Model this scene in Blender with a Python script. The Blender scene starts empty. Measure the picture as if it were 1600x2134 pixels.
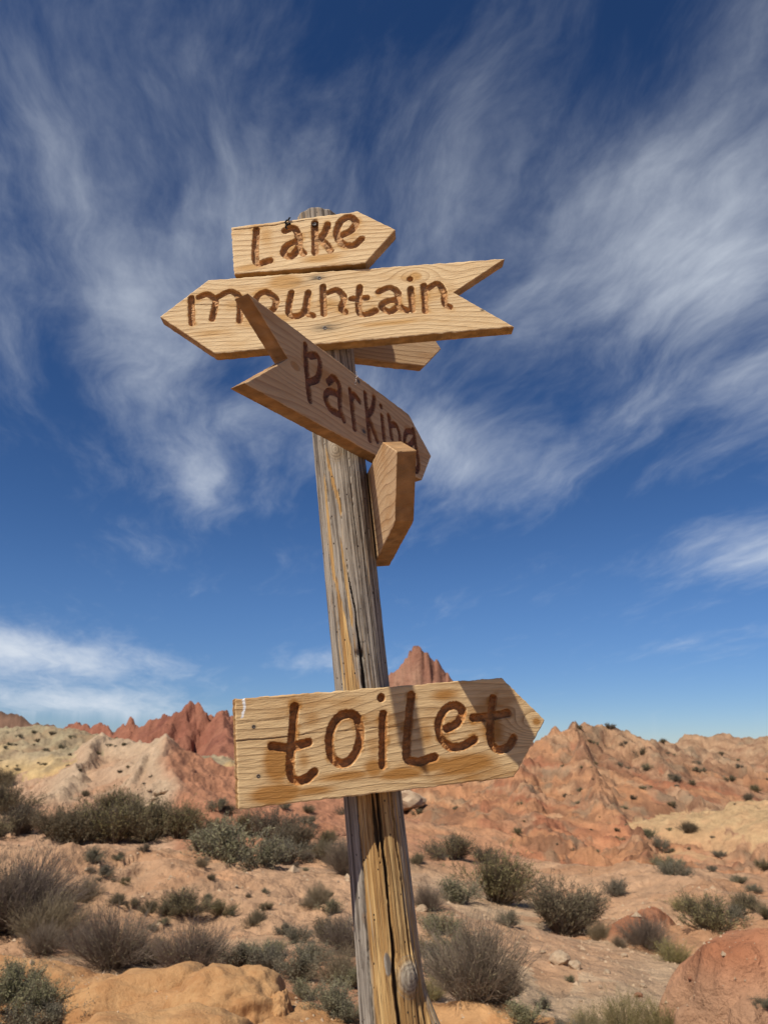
import bpy, math, random
import numpy as np
from mathutils import Matrix, Vector
R_ = math.radians
scene = bpy.context.scene
# ---------------------------------------------------------------- camera
cam_d = bpy.data.cameras.new('camera'); cam = bpy.data.objects.new('camera', cam_d)
scene.collection.objects.link(cam); scene.camera = cam
cam.location = (0, 0, 1.6); cam.rotation_euler = (R_(90+17.089), 0, 0)
cam_d.sensor_fit = 'VERTICAL'; cam_d.sensor_height = 34.6; cam_d.lens = 26.0
cam_d.clip_start = .05; cam_d.clip_end = 20000
cam_d.dof.use_dof = True; cam_d.dof.focus_distance = 1.42; cam_d.dof.aperture_fstop = 9.0
# ---------------------------------------------------------------- sun, sky, exposure
SUN_AZ, SUN_EL = 41.5, 53.0          # degrees to the left of straight behind the camera, degrees up
sv = Vector((-math.sin(R_(SUN_AZ))*math.cos(R_(SUN_EL)), -math.cos(R_(SUN_AZ))*math.cos(R_(SUN_EL)), math.sin(R_(SUN_EL))))
sun_d = bpy.data.lights.new('sun', 'SUN'); sun = bpy.data.objects.new('sun', sun_d); scene.collection.objects.link(sun)
sun_d.energy = 5.0; sun_d.angle = R_(.53); sun_d.color = (1, .93, .82)
sun.rotation_euler = sv.to_track_quat('Z', 'Y').to_euler(); sun.location = (-4, -5, 9)
scene.view_settings.view_transform = 'Standard'; scene.view_settings.look = 'None'
scene.view_settings.exposure = 0.10; scene.view_settings.gamma = 1.0; scene.view_settings.use_curve_mapping = False
scene.render.engine = 'CYCLES'
scene.cycles.use_denoising = True
scene.cycles.max_bounces = 6

class G:
    """small helper round a node tree"""
    def __init__(s, nt): s.t = nt; s.nodes = nt.nodes
    def n(s, typ, ins=None, **kw):
        nd = s.nodes.new(typ)
        for k, v in kw.items(): setattr(nd, k, v)
        for k, v in (ins or {}).items():
            sock = nd.inputs[k]
            if isinstance(v, bpy.types.NodeSocket): s.t.links.new(v, sock)
            else: sock.default_value = (*v, 1) if sock.type == 'RGBA' and len(v) == 3 else v
        return nd
    def m(s, op, a, b=0.0, c=0.0, clamp=False):
        nd = s.n('ShaderNodeMath', {0: a, 1: b, 2: c}, operation=op, use_clamp=clamp); return nd.outputs[0]
    def v(s, op, a, b=(0, 0, 0)):
        nd = s.n('ShaderNodeVectorMath', operation=op)
        for i, q in ((0, a), (1, b)):
            if isinstance(q, bpy.types.NodeSocket): s.t.links.new(q, nd.inputs[i])
            elif i == 1 and op == 'SCALE': nd.inputs['Scale'].default_value = q
            else: nd.inputs[i].default_value = q
        return nd.outputs['Value'] if op in ('DOT_PRODUCT', 'LENGTH', 'DISTANCE') else nd.outputs[0]
    def ramp(s, x, lo, hi, a=0.0, b=1.0):
        return s.n('ShaderNodeMapRange', {0: x, 1: lo, 2: hi, 3: a, 4: b}, interpolation_type='SMOOTHSTEP').outputs[0]
    def noise(s, vec, scale, detail=4, rough=.5, dist=0.0):
        return s.n('ShaderNodeTexNoise', {'Vector': vec, 'Scale': scale, 'Detail': detail, 'Roughness': rough, 'Distortion': dist}).outputs[0]
    def mix(s, f, a, b, mode='MIX'):
        nd = s.n('ShaderNodeMix', data_type='RGBA', blend_type=mode)
        for sock, q in ((nd.inputs[0], f), (nd.inputs[6], a), (nd.inputs[7], b)):
            if isinstance(q, bpy.types.NodeSocket): s.t.links.new(q, sock)
            else: sock.default_value = q if not isinstance(q, tuple) or len(q) == 4 else (*q, 1)
        return nd.outputs[2]
    def scale(s, vec, sc): return s.v('MULTIPLY', vec, sc)
    def attr(s, name): return s.n('ShaderNodeAttribute', attribute_name=name)

world = bpy.data.worlds.new('World'); scene.world = world; world.use_nodes = True
g = G(world.node_tree); g.nodes.clear()
sky = g.n('ShaderNodeTexSky', sky_type='NISHITA', sun_disc=False, sun_elevation=R_(SUN_EL), sun_rotation=R_(180+SUN_AZ), altitude=2600, air_density=1.0, dust_density=.05, ozone_density=2.0)
d = g.v('NORMALIZE', g.n('ShaderNodeTexCoord').outputs['Generated'])
sep = g.n('ShaderNodeSeparateXYZ', {0: d}); dx, dy, dz = sep.outputs
zc = g.m('MAXIMUM', dz, .04)
pl = g.n('ShaderNodeCombineXYZ', {0: g.m('DIVIDE', dx, g.m('ADD', zc, .12)), 1: g.m('DIVIDE', dy, g.m('ADD', zc, .12)), 2: 0.0}).outputs[0]   # the cloud deck overhead
wv = g.noise(g.scale(pl, (1.3, 1.3, 1)), 1.0, 3)
warp = g.v('ADD', pl, g.v('SCALE', g.n('ShaderNodeTexNoise', {'Vector': pl, 'Scale': 1.6, 'Detail': 3}).outputs['Color'], .30))
rot = g.n('ShaderNodeVectorRotate', {'Vector': warp, 'Angle': R_(-14)}, rotation_type='Z_AXIS').outputs[0]
fine = g.noise(g.scale(rot, (2.4, 1.0, 1)), 1.7, 10, .64, .25)
soft = g.noise(g.scale(rot, (1.0, .5, 1)), 1.1, 5, .55)
def blob(px, py, sx, sy, amt, tilt=0.0):
    """cirrus bank centred on a compass bearing / height of the sky (degrees)"""
    az, el = R_(px), R_(py)
    c = (math.sin(az)*math.cos(el), math.cos(az)*math.cos(el), math.sin(el))
    e = (math.cos(az), -math.sin(az), 0.0); u = (-math.sin(az)*math.sin(el), -math.cos(az)*math.sin(el), math.cos(el))
    ct, st = math.cos(R_(tilt)), math.sin(R_(tilt))
    e2 = tuple(ct*a+st*b for a, b in zip(e, u)); u2 = tuple(-st*a+ct*b for a, b in zip(e, u))
    a = g.m('DIVIDE', g.v('DOT_PRODUCT', d, e2), math.sin(R_(sx))); b = g.m('DIVIDE', g.v('DOT_PRODUCT', d, u2), math.sin(R_(sy)))
    rr = g.m('ADD', g.m('MULTIPLY', a, a), g.m('MULTIPLY', b, b))
    front = g.m('GREATER_THAN', g.v('DOT_PRODUCT', d, c), 0.0)
    return g.m('MULTIPLY', g.m('MULTIPLY', g.m('EXPONENT', g.m('MULTIPLY', rr, -1.0)), amt), front)
BLOBS = [(27, 33, 9, 9, .52, -20), (31, 24, 7, 5, .24, 10), (4.5, 22, 8, 3.8, .50, -18), (-19, 27, 4, 9, .40, 24), (-26, 37, 6, 9, .22, 20), (-10, 37, 7, 6, .28, 30),
         (13, 37, 9, 6, .30, 35), (-24, 6.2, 8.5, 1.6, .95, -6), (-21, 2.9, 9, 1.1, .80, -4), (-14, 19, 2.5, 2.0, .40, -20), (27, 13, 6, 2.5, .50, 0), (22, 7.0, 12, .9, .30, 4), (14, 20, 9, 3.5, .22, 20), (-4, 6.0, 5, .9, .30, 0)]
cov = None
for bb in BLOBS:
    o_ = blob(*bb); cov = o_ if cov is None else g.m('ADD', cov, o_)
fib = g.noise(g.scale(rot, (7.5, 1.5, 1)), 1.6, 8, .6, .3)
up = g.ramp(dz, .12, .6, 0, .10)
dens = g.m('ADD', g.m('ADD', g.m('MULTIPLY', g.m('SUBTRACT', fine, .5), .85), g.m('MULTIPLY', g.m('SUBTRACT', soft, .5), .6)), g.m('ADD', g.m('MULTIPLY', cov, .72), g.m('ADD', up, g.m('MULTIPLY', g.m('SUBTRACT', fib, .5), .28))))
dens = g.ramp(dens, .02, .95, 0, .95)
hs = g.n('ShaderNodeGamma', {'Color': g.v('SCALE', sky.outputs[0], .1), 'Gamma': 1.18}).outputs[0]
hs = g.n('ShaderNodeHueSaturation', {'Hue': .5, 'Saturation': 1.14, 'Value': .95, 'Color': hs}).outputs[0]
tint = g.v('SCALE', g.mix(1.0, hs, (.97, .975, 1.07), 'MULTIPLY'), 10.2)
tint = g.v('MULTIPLY', tint, g.n('ShaderNodeMapRange', {'Vector': g.n('ShaderNodeCombineXYZ', {0: dz, 1: dz, 2: dz}).outputs[0], 7: (0, 0, 0), 8: (.22, .22, .22), 9: (.60, .68, .80), 10: (1, 1, 1)}, data_type='FLOAT_VECTOR', interpolation_type='SMOOTHSTEP').outputs[1])
cl = g.mix(dens, tint, (7.6, 8.2, 9.0))
bg = g.n('ShaderNodeBackground', {'Color': cl, 'Strength': .088})
g.t.links.new(bg.outputs[0], g.n('ShaderNodeOutputWorld').inputs[0])

# ---------------------------------------------------------------- helpers
def link(o): scene.collection.objects.link(o); return o
def mesh_obj(name, verts, faces, material, parent=None, smooth=True, attrs=None, cols=None):
    me = bpy.data.meshes.new(name)
    verts = np.asarray(verts, dtype=np.float32)
    if isinstance(faces, np.ndarray):
        k = faces.shape[1]; nf = len(faces)
        me.vertices.add(len(verts)); me.vertices.foreach_set('co', verts.ravel())
        me.loops.add(nf*k); me.loops.foreach_set('vertex_index', faces.astype(np.int32).ravel())
        me.polygons.add(nf); me.polygons.foreach_set('loop_start', np.arange(0, nf*k, k, dtype=np.int32))
        me.update(calc_edges=True)
    else:
        me.from_pydata(verts.tolist(), [], faces); me.update()
    me.polygons.foreach_set('use_smooth', np.full(len(me.polygons), smooth))
    for k, a in (attrs or {}).items():
        at = me.attributes.new(k, 'FLOAT', 'POINT'); at.data.foreach_set('value', np.asarray(a, dtype=np.float32))
    for k, a in (cols or {}).items():
        at = me.attributes.new(k, 'FLOAT_COLOR', 'POINT')
        c4 = np.ones((len(verts), 4), dtype=np.float32); c4[:, :3] = a; at.data.foreach_set('color', c4.ravel())
    if material: me.materials.append(material)
    o = bpy.data.objects.new(name, me); link(o)
    if parent: o.parent = parent
    return o
def tag(o, label=None, cat=None, group=None, kind=None):
    for k, v in (('label', label), ('category', cat), ('group', group), ('kind', kind)):
        if v: o[k] = v
    return o
def empty(name, loc=(0, 0, 0), rz=0.0):
    o = bpy.data.objects.new(name, None); link(o); o.location = loc; o.rotation_euler = (0, 0, rz); o.empty_display_size = .1; return o
def material(name):
    m = bpy.data.materials.new(name); m.use_nodes = True; gg = G(m.node_tree); gg.nodes.clear()
    return m, gg
def finish(gg, color, rough=.9, height=None, strength=.5, dist=.01, spec=.25, trans=None):
    ins = {'Base Color': color, 'Roughness': rough, 'Specular IOR Level': spec}
    if height is not None:
        ins['Normal'] = gg.n('ShaderNodeBump', {'Height': height, 'Strength': strength, 'Distance': dist}).outputs[0]
    b = gg.n('ShaderNodeBsdfPrincipled', ins); out = b.outputs[0]
    if trans is not None:
        t = gg.n('ShaderNodeBsdfTranslucent', {'Color': color})
        out = gg.n('ShaderNodeMixShader', {0: trans, 1: out, 2: t.outputs[0]}).outputs[0]
    gg.t.links.new(out, gg.n('ShaderNodeOutputMaterial').inputs[0])
def submesh(verts, faces, mask, arrs):
    f = faces[mask]; used = np.unique(f); remap = np.full(len(verts), -1, dtype=np.int64); remap[used] = np.arange(len(used))
    return verts[used], remap[f], {k: a[used] for k, a in arrs.items()}
# ---------------------------------------------------------------- places and outlines (metres)
RIDGES = [
 ('far_mountain',120,1.2,6,60,2,'blue',[(-413.71, 799.28, 26.89), (-382.68, 814.59, 29.27), (-370.99, 819.98, 33.75), (-359.73, 824.98, 25.79), (-339.92, 833.34, 18.8)]),
 ('far_hill',60,1.2,2.0,16,0.6,'brown',[(-167.15, 249.12, 20.48), (-143.87, 263.25, 17.64), (-130.62, 270.07, 14.08), (-120.89, 263.6, 12.24), (-111.28, 256.94, 9.28), (-102.79, 249.67, 8.34), (-93.26, 242.7, 7.31), (-80.8, 236.58, 5.67)]),
 ('pale_hill',22,0.8,0.55,3.0,0.15,'pale',[(-47.01, 70.82, 4.46), (-38.75, 69.99, 3.81), (-32.46, 67.61, 3.07), (-29.24, 65.79, 3.22), (-26.64, 64.73, 3.31), (-22.98, 61.87, 2.66), (-19.96, 60.81, 1.88), (-18.61, 61.23, 1.6)]),
 ('badland_hill',15,1.25,0.5,2.6,0.12,'pink',[(-21.23, 58.25, 2.0), (-20.14, 56.52, 2.51), (-18.89, 54.84, 2.54), (-17.14, 53.31, 2.03), (-15.74, 52.7, 1.96), (-14.49, 50.98, 2.27), (-13.9, 50.11, 2.43), (-12.72, 47.32, 1.92), (-11.32, 44.59, 0.84), (-9.61, 40.89, -0.35)]),
 ('badland_hill',8,1.2,0.4,2.0,0.1,'pink',[(-14.21, 50.02, 2.17), (-13.48, 45.02, 0.83), (-12.66, 41.09, -0.47)]),
 ('badland_hill',8,1.2,0.4,2.0,0.1,'pink',[(-19.18, 54.74, 2.48), (-17.97, 47.73, 0.79), (-16.49, 41.87, -0.28)]),
 ('red_hill',34,2.0,2.0,5.0,0.45,'red',[(-41.58, 101.84, 4.05), (-38.16, 99.96, 4.36), (-33.94, 94.06, 4.3), (-29.98, 90.15, 3.15), (-27.22, 87.88, 4.13), (-25.47, 86.32, 4.48), (-23.98, 84.67, 4.67), (-23.01, 83.9, 5.28), (-22.04, 83.13, 5.83), (-20.48, 83.53, 5.8), (-19.72, 82.68, 5.13), (-19.28, 82.78, 4.94), (-19.05, 82.84, 5.77), (-18.62, 82.94, 5.0), (-18.13, 83.04, 4.86), (-17.89, 83.1, 5.59), (-17.29, 83.22, 5.25), (-16.62, 82.34, 5.31), (-15.48, 81.54, 4.56), (-12.62, 81.02, 2.99), (-7.8, 81.63, 2.16), (-3.01, 83.95, 2.08)]),
 ('red_hill',20,1.6,0.8,4.0,0.3,'red',[(-16.42, 82.38, 5.17), (-13.49, 70.72, 1.6), (-10.44, 59.09, -0.73)]),
 ('spire_hill',34,1.7,2.0,5.0,1.3,'redpale',[(-7.98, 131.76, 8.46), (-2.39, 130.98, 10.75), (0.0, 130.0, 13.17), (1.2, 129.99, 14.42), (3.04, 129.96, 15.05), (4.96, 129.91, 15.99), (6.8, 129.82, 15.82), (8.14, 129.74, 15.18), (9.69, 129.64, 13.21), (11.86, 129.46, 11.8), (16.4, 128.96, 8.32), (21.22, 126.23, 4.5)]),
 ('spire_hill',9,1.2,1.2,1.8,0.22,'redpale',[(3.02, 128.96, 15.26), (3.74, 128.95, 16.35), (4.07, 128.94, 17.93), (4.56, 128.92, 18.8), (5.68, 128.87, 19.04), (6.23, 128.85, 18.08), (6.86, 128.82, 17.6), (7.39, 128.79, 16.49), (8.4, 128.73, 15.07)]),
 ('orange_hill',30,1.15,1.1,4.0,0.3,'orange',[(-1.46, 61.98, -1.19), (3.89, 65.89, -0.33), (8.24, 69.51, 0.42), (11.69, 70.03, 1.6), (13.56, 69.69, 2.6), (14.61, 69.48, 3.32), (16.64, 70.05, 3.69), (19.99, 72.29, 3.64), (23.64, 74.33, 3.22), (27.18, 77.37, 2.17), (30.34, 78.33, 1.51)]),
 ('orange_hill',16,1.1,1.0,3.0,0.2,'orange',[(13.76, 69.65, 2.6), (10.79, 59.02, -0.4), (8.61, 49.25, -1.97), (7.86, 41.26, -2.61)]),
 ('orange_hill',12,1.1,1.0,3.0,0.2,'orange',[(16.84, 70.0, 3.69), (14.26, 56.22, -0.3), (12.84, 45.21, -2.41), (11.33, 37.32, -3.1)]),
 ('orange_hill',14,1.1,0.9,3.0,0.2,'orange',[(21.46, 72.91, 3.48), (21.07, 60.43, -0.11), (19.64, 50.3, -2.04), (18.03, 40.14, -2.82), (17.39, 33.79, -2.83)]),
 ('sand_spur',7,1.3,0.25,2.0,0.05,'tan',[(9.28, 30.62, -2.42), (8.61, 25.59, -2.05), (8.32, 22.51, -1.8), (7.92, 19.45, -1.66), (7.23, 15.94, -1.51), (7.17, 14.3, -1.45)]),
 ('ridge_hill',46,1.1,1.5,8.0,0.4,'orange',[(33.69, 106.81, 0.99), (36.34, 104.88, 2.38), (38.28, 103.12, 3.08), (40.46, 102.29, 3.42), (43.54, 101.02, 2.99), (45.58, 100.11, 2.4), (45.78, 95.6, 2.91), (50.01, 92.33, 4.52), (56.2, 88.69, 5.18)]),
 ('yellow_outcrop',9,0.7,0.3,1.6,0.1,'yellow',[(19.4, 48.25, -1.89), (20.4, 47.83, -1.45), (21.62, 46.19, -1.19), (23.3, 44.24, -1.0), (25.24, 43.16, -1.05)]),
 ('sand_mound',7.5,0.8,0.22,1.6,0.05,'tan',[(-10.89, 17.96, -0.23), (-8.88, 17.92, -0.34), (-7.83, 18.4, -0.48), (-6.52, 18.91, -0.59), (-5.62, 19.19, -0.69), (-4.71, 17.89, -0.75), (-3.39, 16.15, -0.9), (-2.34, 14.82, -1.03), (-1.87, 13.88, -1.11)]),
 ('clay_mound',0.78,0.36,0.03,0.5,0.02,'salmon',[(3.46, 8.31, -0.07), (3.56, 8.16, -0.02), (3.74, 7.96, 0.0), (4.19, 7.51, 0.04), (4.63, 7.25, -0.02)]),
 ('clay_mound',0.55,0.5,0.05,0.7,0.02,'salmon',[(4.59, 16.37, -1.49), (5.05, 16.76, -1.43), (5.57, 17.64, -1.52)]),
 ('sandstone_outcrop',1.2,0.5,0.02,0.3,0.01,'rock',[(-3.51, 6.05, 0.16), (-3.01, 6.32, 0.16), (-2.61, 6.39, 0.11), (-2.25, 6.31, 0.01), (-1.82, 6.14, -0.01), (-1.24, 5.97, 0.03), (-0.91, 5.93, -0.01), (-0.62, 5.67, -0.03), (-0.39, 5.49, -0.05)]),
 ('sandstone_outcrop',1.1,0.6,0.03,0.4,0.01,'rock',[(0.47, 6.58, -0.24), (0.61, 6.57, -0.2), (0.77, 6.45, -0.18), (0.91, 6.23, -0.21), (0.99, 5.92, -0.23)]),
]
BOARDS = {
 'toilet': dict(o=[-0.0107, 1.3363, 1.6626], yaw=18, w=0.0072, left=[[-0.2391, -0.1288], [-0.2364, 0.0372]], right=[[0.2343, -0.1346], [0.3122, -0.0456], [0.2393, 0.0349]],
  letters={
   't': [[[-0.1398, 0.0168], [-0.1486, -0.0337], [-0.1527, -0.0584], [-0.154, -0.0862], [-0.146, -0.0969], [-0.1293, -0.0958], [-0.1163, -0.0873]], [[-0.1808, -0.0408], [-0.1538, -0.0458], [-0.1216, -0.0411]]],
   'o': [[[-0.0527, -0.0027], [-0.0696, -0.0074], [-0.0826, -0.0241], [-0.0873, -0.0462], [-0.0842, -0.0688], [-0.0705, -0.0797], [-0.0526, -0.0737], [-0.0385, -0.0543], [-0.0334, -0.032], [-0.0381, -0.0086], [-0.0527, -0.0027]]],
   'i': [[[0.0094, -0.0082], [-0.0004, -0.0889]], [[0.0088, 0.0191], [0.0087, 0.0185]]],
   'l': [[[0.0636, 0.019], [0.0538, -0.0203], [0.0456, -0.0595], [0.0434, -0.0839], [0.0615, -0.0907], [0.0928, -0.0865]]],
   'e': [[[0.1212, -0.0427], [0.1426, -0.0352], [0.155, -0.0174], [0.145, -0.0058], [0.1252, -0.0089], [0.1087, -0.0287], [0.1074, -0.0539], [0.1219, -0.0725], [0.1465, -0.0737], [0.1698, -0.0658]]],
   't2': [[[0.2165, 0.0008], [0.206, -0.0341], [0.2004, -0.0682], [0.2102, -0.0856], [0.2311, -0.0843], [0.2456, -0.0699]], [[0.1727, -0.0294], [0.2043, -0.0298], [0.241, -0.0267]]],}),
 'mountain': dict(o=[-0.1182, 1.3325, 2.4501], yaw=1, w=0.0062, left=[[-0.2196, -0.0984], [-0.3224, -0.008], [-0.2252, 0.0661]], right=[[0.3654, -0.0971], [0.2574, -0.0088], [0.3709, 0.0591]],
  letters={
   'm': [[[-0.2602, 0.0281], [-0.2608, -0.0286]], [[-0.245, 0.0288], [-0.2278, 0.0335], [-0.2137, 0.0194], [-0.2154, 0.001], [-0.221, -0.0231]], [[-0.2084, 0.0253], [-0.1849, 0.0358], [-0.1683, 0.0246], [-0.1648, 0.0041], [-0.1685, -0.0313]]],
   'o': [[[-0.1104, 0.0266], [-0.1254, 0.0242], [-0.1355, 0.0092], [-0.1344, -0.012], [-0.1166, -0.0206], [-0.0998, -0.0101], [-0.0945, 0.0079], [-0.1104, 0.0266]]],
   'u': [[[-0.063, 0.022], [-0.072, -0.0207], [-0.06, -0.0324], [-0.0409, -0.0237], [-0.0298, 0.0188]], [[-0.0298, 0.0188], [-0.0364, -0.0241], [-0.0247, -0.0342]]],
   'n': [[[0.0005, 0.0299], [-0.0034, -0.0326]], [[0.0051, 0.0133], [0.0275, 0.0187], [0.0398, 0.0004], [0.0321, -0.0228], [0.0391, -0.0325]]],
   't': [[[0.0731, 0.0213], [0.0658, -0.034], [0.0823, -0.0409], [0.0991, -0.0346]], [[0.0539, -0.0037], [0.0846, -0.0039]]],
   'a': [[[0.1091, 0.0071], [0.1324, 0.0145], [0.1473, 0.0007], [0.1447, -0.0257], [0.1598, -0.0404]], [[0.1442, -0.014], [0.1205, -0.017], [0.1115, -0.0278], [0.1255, -0.0398], [0.1413, -0.0318]]],
   'i': [[[0.1739, 0.0079], [0.171, -0.0399]], [[0.1747, 0.0305], [0.1751, 0.03]]],
   'n2': [[[0.2004, 0.0129], [0.1965, -0.0456]], [[0.2064, 0.0048], [0.2275, 0.0146], [0.2381, -0.0053], [0.2365, -0.0319], [0.2456, -0.0408]]],}),
 'lake': dict(o=[-0.142, 1.3306, 2.6196], yaw=-3, w=0.0072, left=[[-0.1699, -0.0892], [-0.1705, 0.0227]], right=[[0.0946, -0.101], [0.1631, -0.0322], [0.0911, 0.0228]],
  letters={
   'l': [[[-0.1188, 0.0094], [-0.1242, -0.0655], [-0.0962, -0.0679]]],
   'a': [[[-0.0606, -0.002], [-0.042, 0.0015], [-0.033, -0.0202], [-0.035, -0.0468], [-0.0266, -0.0614]], [[-0.0356, -0.0288], [-0.0603, -0.0387], [-0.0667, -0.0556], [-0.0516, -0.0644], [-0.0381, -0.0486]]],
   'k': [[[0.0019, 0.0075], [-0.0038, -0.0625]], [[0.0278, 0.0002], [0.0215, -0.017], [0.0064, -0.0316]], [[0.0083, -0.0319], [0.0221, -0.0496], [0.0271, -0.0625]]],
   'e': [[[0.0475, -0.032], [0.074, -0.0202], [0.0854, -0.0009], [0.0708, 0.0121], [0.0518, 0.0001], [0.0444, -0.0288], [0.0553, -0.0516], [0.0768, -0.0559], [0.0922, -0.0442]]],}),
 'parking': dict(o=[-0.0259, 1.3714, 2.2072], yaw=60, w=0.007, left=[[-0.3811, -0.0661], [-0.2622, 0.0246], [-0.3582, 0.0998]], right=[[0.1997, -0.0731], [0.2651, 0.001], [0.1768, 0.0729]],
  letters={
   'p': [[[-0.2063, 0.074], [-0.2099, 0.0178], [-0.2079, -0.0316]], [[-0.1956, 0.0578], [-0.1714, 0.068], [-0.1646, 0.0505], [-0.1782, 0.0203], [-0.2017, 0.0051]]],
   'a': [[[-0.1427, 0.0267], [-0.1217, 0.0445], [-0.1043, 0.0331], [-0.1103, -0.0102], [-0.1015, -0.0323]], [[-0.1091, 0.0155], [-0.1425, 0.0091], [-0.1571, -0.0093], [-0.1432, -0.026], [-0.1142, -0.0262]]],
   'r': [[[-0.0668, 0.0388], [-0.0655, -0.0379]], [[-0.0664, 0.0224], [-0.0524, 0.0345], [-0.0353, 0.0286]]],
   'k': [[[-0.0097, 0.0541], [-0.0114, -0.0436]], [[0.0268, 0.0574], [0.013, 0.0291], [-0.0101, 0.0053]], [[-0.0049, 0.0031], [0.0183, -0.0365]]],
   'i': [[[0.0497, 0.0255], [0.0488, -0.0239]], [[0.0507, 0.0479], [0.0514, 0.0478]]],
   'n': [[[0.0801, 0.0358], [0.082, -0.0109]], [[0.0839, 0.0185], [0.1074, 0.0249], [0.1186, 0.0109], [0.1177, -0.0164]]],
   'g': [[[0.1892, 0.0367], [0.1546, 0.0244], [0.1392, -0.0016], [0.1552, -0.0073], [0.1887, 0.0179]], [[0.1904, 0.0415], [0.1927, -0.0004], [0.1931, -0.0388], [0.1762, -0.0573], [0.1598, -0.0521]]],}),
 'side': dict(o=[-0.0334, 1.418, 2.1052], yaw=-80.7, w=0.006, left=[[-0.0384, -0.1698], [-0.0427, 0.0121]], right=[[0.2129, -0.1557], [0.2904, -0.0622], [0.1905, -0.0043]],
  letters={}),
 'back': dict(o=[-0.1297, 1.4548, 2.3478], yaw=25, w=0.006, left=[[0.0253, 0.0496], [0.0364, 0.1684]], right=[[0.2525, 0.0525], [0.3024, 0.1033], [0.2882, 0.1275]],
  letters={}),
}
MARKS = {
 'toilet': dict(stains=[(-0.1747, -0.0623, 0.0229, 0.0372, 1.1), (-0.1813, -0.1135, 0.0452, 0.0144, 1.2), (-0.0672, -0.099, 0.055, 0.0093, 1.0), (0.0902, -0.0971, 0.0445, 0.013, 1.1), (-0.116, -0.1152, 0.0501, 0.0092, 0.8), (-0.0178, -0.0918, 0.021, 0.019, 0.9), (0.0269, -0.1064, 0.043, 0.0096, 1.0), (0.1422, -0.1027, 0.0647, 0.0198, 1.0), (0.1247, 0.0147, 0.0347, 0.0121, 0.85), (-0.0418, 0.0183, 0.0428, 0.0133, 0.5), (0.0817, -0.0497, 0.0185, 0.0232, 0.6), (0.2081, -0.0551, 0.0236, 0.0274, 0.8), (-0.0143, -0.06, 0.0212, 0.0259, 0.6), (-0.1136, -0.005, 0.0204, 0.0161, 0.6), (-0.1321, -0.0669, 0.0133, 0.0188, 0.6)], cracks=[([[-0.2387, -0.027], [-0.2082, -0.0278], [-0.1559, -0.0292]], 0.0016, 0.002, 0.75), ([[-0.1375, -0.0284], [-0.0915, -0.0271], [-0.0324, -0.0295], [0.0433, -0.031]], 0.001, 0.0012, 0.5), ([[-0.2358, -0.0017], [-0.2034, 0.0], [-0.1572, -0.001]], 0.0006, 0.0006, 0.3)], knots=[(0.2949, -0.0465, 0.016)], paint=[([[-0.2222, 0.036], [-0.2216, 0.0223], [-0.2263, 0.0084]], 0.0022)], darks=[(-0.2087, -0.0083, 0.0038, 0.0031, 0.9), (-0.2057, -0.0835, 0.0057, 0.0018, 0.85)]),
 'mountain': dict(stains=[(-0.0706, 0.0459, 0.0371, 0.0172, 1.1), (-0.1173, -0.0321, 0.0638, 0.0115, 0.9), (0.119, -0.0654, 0.0732, 0.0083, 0.7), (-0.2231, -0.053, 0.0541, 0.0129, 0.6), (-0.0392, 0.0294, 0.037, 0.0214, 0.5), (-0.1452, -0.0398, 0.0409, 0.0156, 0.6), (-0.0809, -0.0356, 0.0547, 0.0157, 0.5), (-0.1842, 0.0007, 0.0274, 0.0211, 0.5), (0.0089, -0.0073, 0.0277, 0.0158, 0.5), (0.1765, 0.0304, 0.0281, 0.0107, 0.5), (0.0485, -0.0794, 0.0682, 0.0103, 0.4)], cracks=[([[-0.2525, 0.0125], [-0.1432, -0.0043], [-0.079, -0.0084]], 0.001, 0.0012, 0.5), ([[-0.0148, -0.0141], [0.0545, -0.017], [0.1059, -0.014]], 0.001, 0.0012, 0.5)], knots=[(0.1867, 0.0359, 0.026)], darks=[(-0.0095, 0.0509, 0.0177, 0.0059, 0.75), (-0.0014, -0.0631, 0.0251, 0.0082, 0.75), (-0.0382, 0.0428, 0.0325, 0.0043, 0.35), (0.3089, -0.0538, 0.0041, 0.0027, 0.9)]),
 'lake': dict(stains=[(-0.0455, -0.0464, 0.0283, 0.0222, 0.8), (0.0093, -0.0766, 0.0562, 0.011, 0.9), (-0.1007, -0.0103, 0.0191, 0.0282, 0.7), (-0.1335, -0.078, 0.0377, 0.0099, 0.8), (0.0749, -0.0361, 0.0188, 0.0223, 0.5)], cracks=[([[-0.1646, 0.015], [-0.0894, 0.0153], [-0.0312, 0.017], [0.0075, 0.0169]], 0.0012, 0.002, 0.8), ([[-0.0435, -0.0187], [-0.0012, -0.0305], [0.0418, -0.0312]], 0.0008, 0.001, 0.4)], knots=[], darks=[(0.0017, 0.0058, 0.0067, 0.0068, 0.7)]),
 'parking': dict(stains=[(-0.1455, 0.036, 0.0527, 0.0238, 0.7), (-0.0875, 0.0129, 0.042, 0.0243, 0.5), (-0.171, 0.0626, 0.0252, 0.0158, 0.5), (0.0074, 0.0152, 0.0392, 0.0257, 0.4)], cracks=[], knots=[(-0.2432, 0.0185, 0.018)], darks=[(-0.0306, 0.0718, 0.0052, 0.0038, 0.9), (-0.0314, -0.0334, 0.0102, 0.0073, 0.8)]),
}
SCREWS = {'toilet': [[-0.2087, -0.0083], [-0.2057, -0.0835]], 'mountain': [[-0.0058, 0.0494], [-0.0042, -0.0639]], 'lake': [[0.0004, 0.0077]], 'parking': [[-0.0306, 0.0718], [-0.0314, -0.0334]]}
LINES = {'cord': [[-0.0475, 0.0262], [-0.0532, 0.0214], [-0.0593, 0.0166], [-0.0534, 0.0111], [-0.0484, 0.0132], [-0.058, 0.0073], [-0.0557, -0.001]], 'thread': [[-0.0398, 0.0885], [-0.0354, 0.0831], [-0.0432, 0.0701], [-0.0467, 0.0581]]}
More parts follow.
